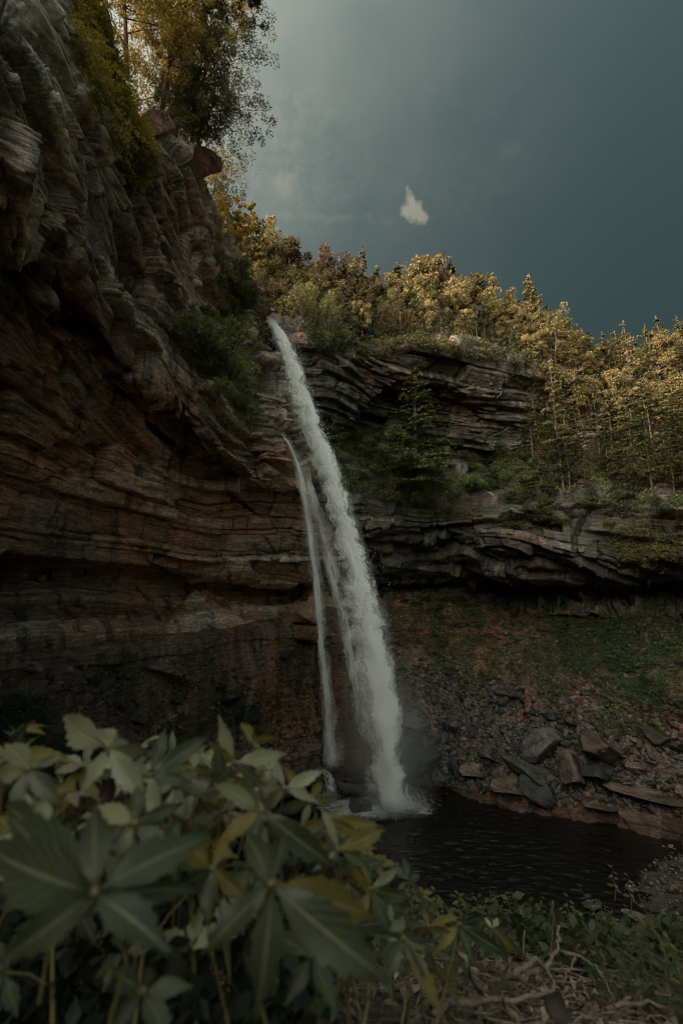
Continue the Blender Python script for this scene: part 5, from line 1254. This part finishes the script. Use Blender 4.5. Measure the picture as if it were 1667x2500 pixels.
def sprig(keys, n_leaf, R0, R1_, label, seed, mats=(0.55, 0.25, 0.2), up=(0.1, -0.15, 1.0), jit=0.55, r=0.0028, name='creeper', group=None, heads=None, t0=0.15, rise=0.0):
    rs = np.random.RandomState(seed); P = np.array([W(*k) for k in keys])[:, None, :]; P = catmull(P, [6]*(len(keys)-1))[:, 0, :]
    e = empty(name, tuple(P[0])); mb_ = MB(); mb_.tube(P-P[0], np.linspace(r, r*0.35, len(P)), 6)
    m_names = ['creeper_leaf_green', 'creeper_leaf_yellow', 'creeper_leaf_pale']
    for i in range(n_leaf):
        t = t0+(1-t0)*(i+0.5*rs.rand())/max(1, n_leaf-1) if n_leaf > 1 else 1; t = min(t, 1)
        f = t*(len(P)-1); k0 = int(f); b = P[k0]+(P[min(k0+1, len(P)-1)]-P[k0])*(f-k0)
        dr = P[min(k0+1, len(P)-1)]-P[max(k0-1, 0)]; dr /= np.linalg.norm(dr)+1e-9
        side = np.cross(dr, (0, 0, 1)); side /= np.linalg.norm(side)+1e-9
        sg = 1 if i % 2 else -1
        R = R0+(R1_-R0)*t; R *= rs.uniform(0.8, 1.15)
        h = dr*0.6+side*sg*rs.uniform(0.3, 1.1)+rs.randn(3)*0.25+np.array((0, 0, 0.10))
        if i == n_leaf-1: h = dr+rs.randn(3)*0.1
        h[2] += 0.35*rise; h /= np.linalg.norm(h); tip = b+h*R*rs.uniform(0.5, 0.9)+np.array((0, 0, 0.25*R))
        mb_.tube([b-P[0], (b+tip)/2-P[0]+np.array((0, 0, 0.08*R)), tip-P[0]], [r*0.5, r*0.4, r*0.35], 4)
        nrm = np.array(up)+rs.randn(3)*jit
        if nrm[2] < 0.15: nrm[2] = 0.15
        me = LEAF[rs.choice(m_names, p=mats)][rs.randint(0, 7)]
        place_leaf(e, P[0], me, tip, R, nrm, h)
    mb_.mesh('stem', STEM, True, e, smooth=True); tag(e, label, 'creeper', group); return e
def hero(keys, leafspec, label, seed, r=0.003):
    """a creeper whose leaves are set one by one: (px, py, Y, radius px, roll deg, pitch deg, yaw deg, colour); each leaflet is a sub-part"""
    rs = np.random.RandomState(seed); P = np.array([W(*k) for k in keys])[:, None, :]; P = catmull(P, [6]*(len(keys)-1))[:, 0, :]
    e = empty('creeper', tuple(P[0])); mb_ = MB(); mb_.tube(P-P[0], np.linspace(r, r*0.5, len(P)), 7)
    cx_ = np.array((1.0, 0, 0)); fw = np.array((0, math.cos(PITCH), math.sin(PITCH))); upv = np.array((0, -math.sin(PITCH), math.cos(PITCH)))
    for (px, py, Y, rp, roll, pitch, yaw, colr) in leafspec:
        c = W(px, py, Y); R = rp*proj(c)[2]/FPX; view = (CAMP-c)/np.linalg.norm(CAMP-c)
        xr = np.cross(upv, view); xr /= np.linalg.norm(xr); yu = np.cross(view, xr)
        a = math.radians(pitch); nrm = view*math.cos(a)+yu*math.sin(a); a = math.radians(yaw); nrm = nrm*math.cos(a)+xr*math.sin(a)
        a = math.radians(roll); hd = yu*math.cos(a)+xr*math.sin(a)
        i0 = np.argmin(np.linalg.norm(P-c, axis=1)); mb_.tube([P[i0]-P[0], (P[i0]+c)/2-P[0]-nrm*0.15*R, c-P[0]], [r*0.6, r*0.5, r*0.45], 5)
        mat = {'g': FG_DARK, 'y': FG_YEL, 'p': FG_PALE}[colr]; pr = palmate(rs.randint(1e6), 1.0, 5, 13)
        bs = leaf_basis(nrm, hd)
        ce = ico(1); lf = mesh_np('leaf', ce[0]*0.035, ce[1], STEM, e, smooth=True); lf.matrix_local = Matrix.Translation(Vector(c)-Vector(P[0])) @ bs @ Matrix.Scale(R, 4)
        for q in pr:
            l_ = mesh_np('leaflet', q[0], q[1], mat, lf, smooth=True, uv=q[2])
    mb_.mesh('stem', STEM, True, e, smooth=True); tag(e, label, 'creeper'); return e
def hero2(C, tips, label, seed, stem=None, r=0.0015, lfcol=None):
    """one creeper shoot with a single hand set leaf: tips = (px, py, depth offset, half width ratio, colour)"""
    rs = np.random.RandomState(seed); c = W(*C); base = W(*(stem or (C[0]+rs.uniform(-30, 60), C[1]+420, C[2]+0.03)))
    e = empty('creeper', tuple(base)); mb_ = MB(); mid = (c+base)/2+np.array((rs.uniform(-.03, .03), 0.02, 0.0))
    mb_.tube([base*0, mid-base, c-base], [r, r*0.8, r*0.5], 7)
    ce = ico(1); lf = mesh_np('leaf', ce[0]*0.0035, ce[1], STEM, e, smooth=True); lf.location = tuple(c-base)
    for (px, py, dY, hw, col) in tips:
        t = W(px, py, C[2]+dY); d = t-c; L = np.linalg.norm(d); d /= L
        view = CAMP-(c+t)/2; view /= np.linalg.norm(view); n = view-d*view.dot(d); n /= np.linalg.norm(n); sd_ = np.cross(d, n)
        if n[2] < 0: pass
        a = rs.uniform(-0.55, 0.55); n2 = n*math.cos(a)+sd_*math.sin(a)
        V, F, UV = leaflet(L, L*hw*0.76/max(0.6, math.cos(a)), rs, 15, 0.0, serr=0.10)
        bs = np.array(leaf_basis(n2, d))[:3, :3]; V = V@bs.T
        mesh_np('leaflet', V, F, {'g': FG_DARK, 'y': FG_YEL, 'p': FG_PALE}[col], lf, smooth=True, uv=UV)
    mb_.mesh('stem', STEM, True, e, smooth=True); tag(e, label, 'creeper'); return e
hero2((232,2178,.36), [(-90,2085,.03,.20,'g'), (-20,1990,.06,.19,'g'), (228,1935,.05,.20,'g'), (528,2003,.06,.19,'g'), (505,2160,.04,.16,'g'), (-40,2390,-.03,.22,'g'), (420,2312,-.02,.22,'g')], 'largest blurred leaf in front, a dark star of seven blades at the lower left', 1)
hero2((664,2157,.42), [(590,2004,.06,.17,'g'), (960,2232,.04,.14,'y'), (968,2428,-.03,.20,'g'), (640,2520,-.04,.20,'g'), (480,2330,-.02,.20,'g'), (700,2010,.06,.13,'g')], 'second big blurred leaf drooping towards the bottom centre', 2)
hero2((574,1862,.62), [(710,1832,.03,.17,'p'), (522,1738,.06,.12,'p'), (492,1812,.04,.13,'y'), (650,1925,.0,.16,'g'), (500,1940,.0,.15,'g')], 'leaf with a long upright point and a yellow blade near the top of the foreground', 3)
hero2((612,1808,.66), [(592,1750,.03,.24,'y'), (677,1800,.02,.18,'y'), (640,1830,.0,.2,'p')], 'small yellow leaf standing highest beside the waterfall', 4)
hero2((266,1824,.55), [(98,1745,.06,.16,'p'), (250,1748,.08,.17,'p'), (328,1788,.06,.16,'p'), (372,1842,.03,.2,'p'), (352,1958,-.03,.2,'p'), (200,1940,-.03,.2,'p')], 'pale pointed leaf rising highest at the upper left of the foreground', 5)
hero2((70,1877,.52), [(12,1800,.05,.18,'p'), (170,1836,.04,.15,'p'), (-40,1900,.02,.2,'p'), (140,1965,-.02,.2,'g'), (20,1990,-.03,.2,'g')], 'pale leaf at the left edge of the foreground below the mossy bank', 6)
hero2((368,1893,.60), [(520,1786,.05,.17,'g'), (408,1766,.07,.14,'g'), (300,1850,.03,.16,'p'), (470,1905,.0,.2,'g'), (380,2010,-.03,.2,'p')], 'broad dull green leaf between the two pale ones at the top of the foreground', 7)
hero2((758,1956,.72), [(838,1953,.03,.15,'p'), (788,1898,.04,.2,'y'), (682,1856,.06,.11,'y'), (702,1880,.06,.10,'p'), (735,2022,-.02,.2,'p'), (660,1990,.0,.16,'g')], 'leaf with several thin yellow blades pointing up in front of the fall', 8)
hero2((790,1996,.74), [(944,2020,.02,.11,'y'), (896,2047,.0,.13,'y'), (700,2060,-.02,.18,'y'), (760,2090,-.03,.18,'g'), (860,1975,.03,.1,'p')], 'yellow leaf reaching furthest right over the dark pool', 9)
hero2((638,1978,.56), [(832,2138,-.02,.17,'g'), (562,1898,.05,.15,'g'), (500,1886,.05,.12,'p'), (520,2060,-.02,.2,'y'), (600,2120,-.04,.2,'g')], 'blurred leaf in the middle with one long blade sloping right', 10)
hero2((905,2170,.80), [(985,2110,.05,.12,'p'), (830,2080,.05,.14,'y'), (1010,2200,.02,.15,'g'), (960,2290,-.03,.2,'g'), (860,2270,-.03,.2,'y')], 'leaf at the shoulder where the creeper drops to the right', 11)
hero2((985,2290,.62), [(1100,2505,-.05,.13,'y'), (1040,2400,-.03,.12,'g'), (930,2420,-.03,.16,'g'), (1060,2290,.02,.14,'g')], 'leaf with one long yellow blade hanging to the bottom edge', 12)
hero2((1120,2255,1.0), [(1200,2240,.05,.14,'g'), (1250,2345,-.02,.15,'g'), (1160,2360,-.05,.17,'g'), (1060,2330,-.03,.17,'y'), (1080,2210,.05,.13,'p')], 'dark leaf hanging near the right end of the creeper', 13)
hero2((1200,2265,1.15), [(1240,2362,-.02,.2,'g'), (1268,2330,.0,.14,'y'), (1180,2340,-.03,.15,'g'), (1255,2270,.03,.12,'g')], 'last folded leaf of the creeper above the dead branches', 14)
hero2((520,2120,.50), [(430,2040,.04,.2,'y'), (560,2030,.04,.18,'y'), (600,2200,-.02,.2,'y'), (500,2260,-.03,.22,'g'), (420,2180,.0,.2,'g')], 'yellowish blurred leaf between the two biggest leaves', 15)
hero2((330,2010,.48), [(230,1960,.03,.18,'p'), (340,1900,.05,.15,'g'), (450,1960,.03,.18,'g'), (430,2090,-.02,.2,'g'), (280,2110,-.02,.2,'p')], 'greyish blurred leaf just above the largest one', 16)
hero2((100,2030,.44), [(0,1960,.04,.2,'g'), (110,1930,.05,.18,'p'), (215,2000,.03,.18,'g'), (160,2130,-.03,.2,'g'), (-20,2090,.0,.2,'g')], 'blurred leaf at the left edge over the largest one', 17)
hero2((760,2330,.50), [(660,2270,.03,.2,'g'), (790,2230,.04,.17,'g'), (880,2340,.0,.18,'g'), (830,2480,-.03,.22,'g'), (700,2460,-.03,.2,'g')], 'dark leaf low at the bottom centre behind the drooping one', 18)
hero2((350,2420,.44), [(260,2360,.03,.2,'g'), (380,2330,.04,.2,'g'), (470,2400,.0,.2,'g'), (420,2540,-.03,.22,'g'), (260,2530,-.03,.22,'g')], 'very dark leaf at the bottom left in deep shade', 19)
R7 = random.Random(17)
where = ('in front of the mossy bank', 'under the pale leaf at the upper left', 'left of the two upright blades', 'below the small highest yellow leaf', 'beside the thin waterfall', 'over the middle of the foreground', 'at the far left rim of the leaves', 'near the yellow blades over the pool', 'at the shoulder of the creeper', 'behind the upright blades', 'between the pale leaves at the upper left', 'just left of the pool edge', 'where the creeper slopes down to the right', 'low on the right slope of the creeper')
for i, (px, py) in enumerate(((150,1910),(420,1850),(470,1890),(545,1930),(695,1925),(300,1890),(25,1850),(825,2075),(875,2140),(610,1940),(205,1870),(725,2070),(950,2195),(1045,2260))):
    k_ = R7.choice((4, 5, 5)); a0 = R7.uniform(-0.3, 0.3); Y = R7.uniform(0.62, 0.85)*(1+0.35*(px > 850)); tp = []; L = R7.uniform(75, 125)*0.72/Y
    for q in range(k_):
        an = a0+(q-(k_-1)/2)*1.15; l_ = L*R7.uniform(0.8, 1.15)*(1-0.12*abs(q-(k_-1)/2)); tp.append((px+math.sin(an)*l_*1.15, py-math.cos(an)*l_*0.72, R7.uniform(-.03, .05), R7.uniform(.12, .18), R7.choice('pppgyg' if px < 760 else 'pgyyg')))
    hero2((px, py, Y), tp, ('slender bladed leaf ' if i % 2 else 'small pointed creeper leaf ')+where[i], 100+i)
fg = [
 ([(130,2500,.6),(130,2250,.62),(150,2050,.64)], 6, .075, .06), ([(330,2500,.62),(360,2250,.64),(400,2080,.66)], 6, .075, .06),
 ([(480,2500,.66),(470,2250,.68),(470,2020,.7)], 6, .075, .055), ([(200,2400,.72),(180,2100,.72),(200,1950,.72)], 5, .07, .05),
 ([(420,2300,.76),(440,2050,.76),(470,1915,.78)], 6, .075, .05), ([(560,2400,.72),(560,2200,.74),(600,2010,.76)], 6, .075, .055),
 ([(680,2350,.8),(690,2150,.82),(650,1980,.84)], 7, .075, .05), ([(760,2450,.8),(780,2280,.82),(760,2110,.86)], 7, .08, .055),
 ([(850,2500,.8),(850,2350,.82),(830,2210,.86)], 6, .08, .055), ([(880,2550,.75),(900,2420,.78),(890,2300,.82)], 5, .08, .055),
 ([(900,2450,.95),(900,2300,.98),(900,2160,1.0)], 8, .08, .05), ([(980,2500,.95),(1000,2380,1.0),(1000,2240,1.05)], 8, .08, .05),
 ([(1060,2520,1.0),(1090,2400,1.05),(1110,2310,1.1)], 6, .07, .04), ([(960,2380,1.2),(990,2270,1.2),(1040,2215,1.25)], 8, .07, .04),
 ([(1080,2420,1.3),(1130,2330,1.3),(1180,2280,1.35)], 7, .065, .04), ([(860,2330,1.05),(850,2200,1.05),(870,2120,1.1)], 7, .07, .04),
 ([(820,2260,.9),(830,2150,.92),(860,2090,.95)], 7, .07, .04), ([(520,2200,.85),(540,2000,.85),(510,1890,.85)], 6, .07, .045),
 ([(300,2200,.8),(320,2000,.8),(340,1880,.8)], 6, .07, .045), ([(20,2150,.75),(0,1980,.75),(20,1870,.75)], 6, .07, .045),
]
for i, (ks, n_, ra, rb) in enumerate(fg):
    far_ = ks[0][2] >= 0.9
    sprig(ks, n_, ra, rb, '%s creeper sprig %s' % (('leafy', 'long', 'drooping', 'short', 'upright', 'dense', 'loose')[i % 7], ('trailing down at the centre bottom, %s' % ('nearest the pool' if ks[-1][1] < 2180 else 'low towards the dead branches' if ks[-1][0] > 1020 else 'in its middle')) if far_ else ('in the left foreground, %s' % (('behind the largest leaf' if ks[-1][0] < 300 else 'between the two largest leaves' if ks[-1][0] < 560 else 'under the yellow blades') if ks[-1][1] < 2060 else 'low among the dark leaves'))), 2000+i,
          mats=(0.94, 0.03, 0.03) if ks[-1][2] < 0.47 else (0.55, 0.25, 0.2) if far_ else ((0.74, 0.16, 0.10) if ks[-1][1] > 2050 else (0.30, 0.16, 0.54)), group='creeper sprigs trailing at the centre bottom' if far_ else 'blurred creeper sprigs of the left foreground', jit=0.85 if ks[-1][1] < 2000 else 0.55, rise=1.0 if ks[-1][1] < 2000 else 0.0)  # low sprigs darker, high ones paler: shade and light put into leaf colour

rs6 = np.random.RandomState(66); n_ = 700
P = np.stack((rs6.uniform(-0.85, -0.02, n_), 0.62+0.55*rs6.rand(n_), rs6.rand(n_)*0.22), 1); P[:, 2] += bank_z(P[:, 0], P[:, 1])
cr = MB(); cr.add(*leaf_cloud(P, np.full(n_, 0.03), 6, 0.017, rs6, tilt=0.8)); UNDER = leaf_mat('shaded_undergrowth', (0.010, 0.015, 0.010), (0.040, 0.050, 0.030), 0.2, 0.6)  # shade under the creeper is put into this very dark leaf colour
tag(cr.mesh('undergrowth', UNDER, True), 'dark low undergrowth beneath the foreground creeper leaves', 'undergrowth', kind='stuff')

# ---------------------------------------------------------------- weeds on the bank at the right
WEED = fg_leaf_mat('weed_leaf', (0.022, 0.034, 0.022), (0.075, 0.095, 0.058), (0.18, 0.19, 0.09), 0.25, 0.5)
WEED_Y = fg_leaf_mat('weed_leaf_yellow', (0.07, 0.068, 0.02), (0.17, 0.155, 0.05), (0.24, 0.22, 0.1), 0.35, 0.5)
def simple_leaf(seed, mat):
    rs = np.random.RandomState(seed); V, F, UV = leaflet(1.0, 0.21, rs, 7, 0.02, serr=0.05); return mesh_np('leaf', V, F, mat, smooth=True, uv=UV, link=False)
WL = [simple_leaf(3000+i, WEED) for i in range(5)]+[simple_leaf(3010+i, WEED_Y) for i in range(2)]
def make_weed(seed, H=0.5, n=14, R=0.07, yel=0.15):
    rs = np.random.RandomState(seed); e = empty('weed_plant'); k = 6; ts = np.linspace(0, 1, k)
    st = np.stack((np.cumsum(rs.randn(k))*0.025, np.cumsum(rs.randn(k))*0.025, ts*H), 1); mb_ = MB(); mb_.tube(st, 0.0035*(1-0.7*ts)+0.0006, 5)
    for i in range(n):
        t = 0.2+0.8*(i+rs.rand())/n; t = min(t, 1); b = np.array([np.interp(t, ts, st[:, j]) for j in range(3)])
        az = i*2.4+rs.rand(); h = np.array((math.cos(az), math.sin(az), rs.uniform(-0.3, 0.35)+(0.8 if t > .93 else 0)))
        nr = np.array((-math.cos(az)*0.3, -math.sin(az)*0.3, 1.0))+rs.randn(3)*0.25
        me = WL[rs.randint(5, 7)] if rs.rand() < yel+(0.4 if t > .85 else 0) else WL[rs.randint(0, 5)]
        place_leaf(e, (0, 0, 0), me, tuple(b), R*rs.uniform(0.6, 1.1)*(1.25-0.7*t), nr, h)
    mb_.mesh('stem', STEM, True, e, smooth=True); return e
wp = [make_weed(3100+i, H=h_, n=n_, R=r_, yel=y_) for i, (h_, n_, r_, y_) in enumerate(((0.5, 17, .095, .05), (0.42, 15, .11, .02), (0.55, 18, .085, .12), (0.38, 14, .10, .15), (0.6, 16, .08, .3)))]
R5 = random.Random(21); spots = []
for i in range(120):
    Y = 1.8+R5.random()*2.0; px = R5.uniform(1130, 1800)
    X = W(px, 2300, Y)[0]
    if px < 1400 and Y < 1.95: continue
    spots.append((X, Y))
for i in range(46):
    Y = R5.uniform(1.35, 2.0); spots.append((W(R5.uniform(1430, 1800), 2300, Y)[0], Y))
used = [False]*5
for i, (X, Y) in enumerate(spots):
    j = i % 5; e = wp[j] if not used[j] else copy_tree(wp[j]); used[j] = True
    e.location = (X, Y, float(bank_z(X, Y))-0.01); e.rotation_euler = (R5.uniform(-.25, .15), R5.uniform(-.25, .25), R5.uniform(0, 6.3)); s_ = R5.uniform(0.8, 1.15)*min(1.0, max(0.34 if X > 0.75 else 0.28, 0.30+(Y-1.9)*0.48)); e.scale = (s_,)*3
    if i % 9 == 4 and W(1450, 2300, Y)[0] < X: e.scale = (s_*1.35,)*3
    tag(e, 'leafy green weed in the bank of weeds at the lower right', 'weed', 'leafy weeds on the bank at the lower right')
# denser small growth behind and below them
def weed_mass(n, xr, yr, size, mat, seed, name, label, h=0.35):
    rs = np.random.RandomState(seed); X = rs.uniform(*xr, n); Y = yr[0]+(yr[1]-yr[0])*rs.rand(n)**0.9
    P = np.stack((X, Y, bank_z(X, Y)+rs.rand(n)*h*np.clip(0.3+(Y-1.9)*0.7, 0.25, 1.3)), 1); cr = MB(); cr.add(*leaf_cloud(P, np.full(n, 0.08), 4, size, rs, tilt=0.6)); o = cr.mesh(name, mat, True); tag(o, label, 'weeds', kind='stuff')
FINEW = leaf_mat('small_weed_leaves', (0.022, 0.036, 0.018), (0.11, 0.125, 0.055), 0.3, 0.55)
weed_mass(9000, (0.7, 3.6), (1.9, 3.9), 0.024, FINEW, 71, 'small_weeds', 'small leaved weeds filling the bank at the lower right', 0.30)
weed_mass(1500, (0.2, 2.0), (2.0, 3.2), 0.013, leaf_mat('vine_tips', (0.04, 0.045, 0.02), (0.16, 0.155, 0.065), 0.35, 0.55), 72, 'vine_tips', 'pale yellowish vine tips along the far edge of the bank', 0.34)
# thin tendrils against the water
for i, (px, py, Y, hh, lb) in enumerate(((1062,2195,2.2,75,'thin upright vine tip against the dark water, tallest of the left ones'), (1030,2200,2.2,50,'small vine tip left of the tall one against the water'), (1120,2205,2.3,55,'curly vine tip with hanging leaflets against the water'), (1165,2220,2.3,60,'vine tip with small leaves above the middle of the bank'), (1228,2250,2.2,55,'single thin curled tendril above the bank'), (1500,2140,3.0,60,'yellowish flowering tip above the weeds at the right'), (1540,2160,3.0,70,'yellow leaved tip beside the flowering one at the right'), (1390,2210,2.6,60,'pale leafy vine tip over the middle weeds'))):
    b = W(px, py+hh, Y); t_ = W(px+6, py-20, Y); H_ = t_[2]-b[2]; rs = np.random.RandomState(5000+i); e = empty('vine_tip', tuple(b)); mb_ = MB()
    st = [np.zeros(3), np.array((0.01, 0, H_*0.4)), np.array((-0.005, 0.01, H_*0.75)), np.array((0.015, 0, H_))]; mb_.tube(st, [0.0028, 0.0022, 0.0016, 0.001], 4); mb_.mesh('stem', STEM, True, e)
    for q in range(7):
        t = 0.35+0.65*q/6; p_ = np.array((0.005, 0, H_*t)); az = q*2.4; place_leaf(e, (0, 0, 0), WL[5+q % 2], tuple(p_), 0.05*(1.15-0.6*t), (0.2, -0.6, 1), (math.cos(az), math.sin(az)*0.5, -0.35))
    tag(e, lb, 'vine')
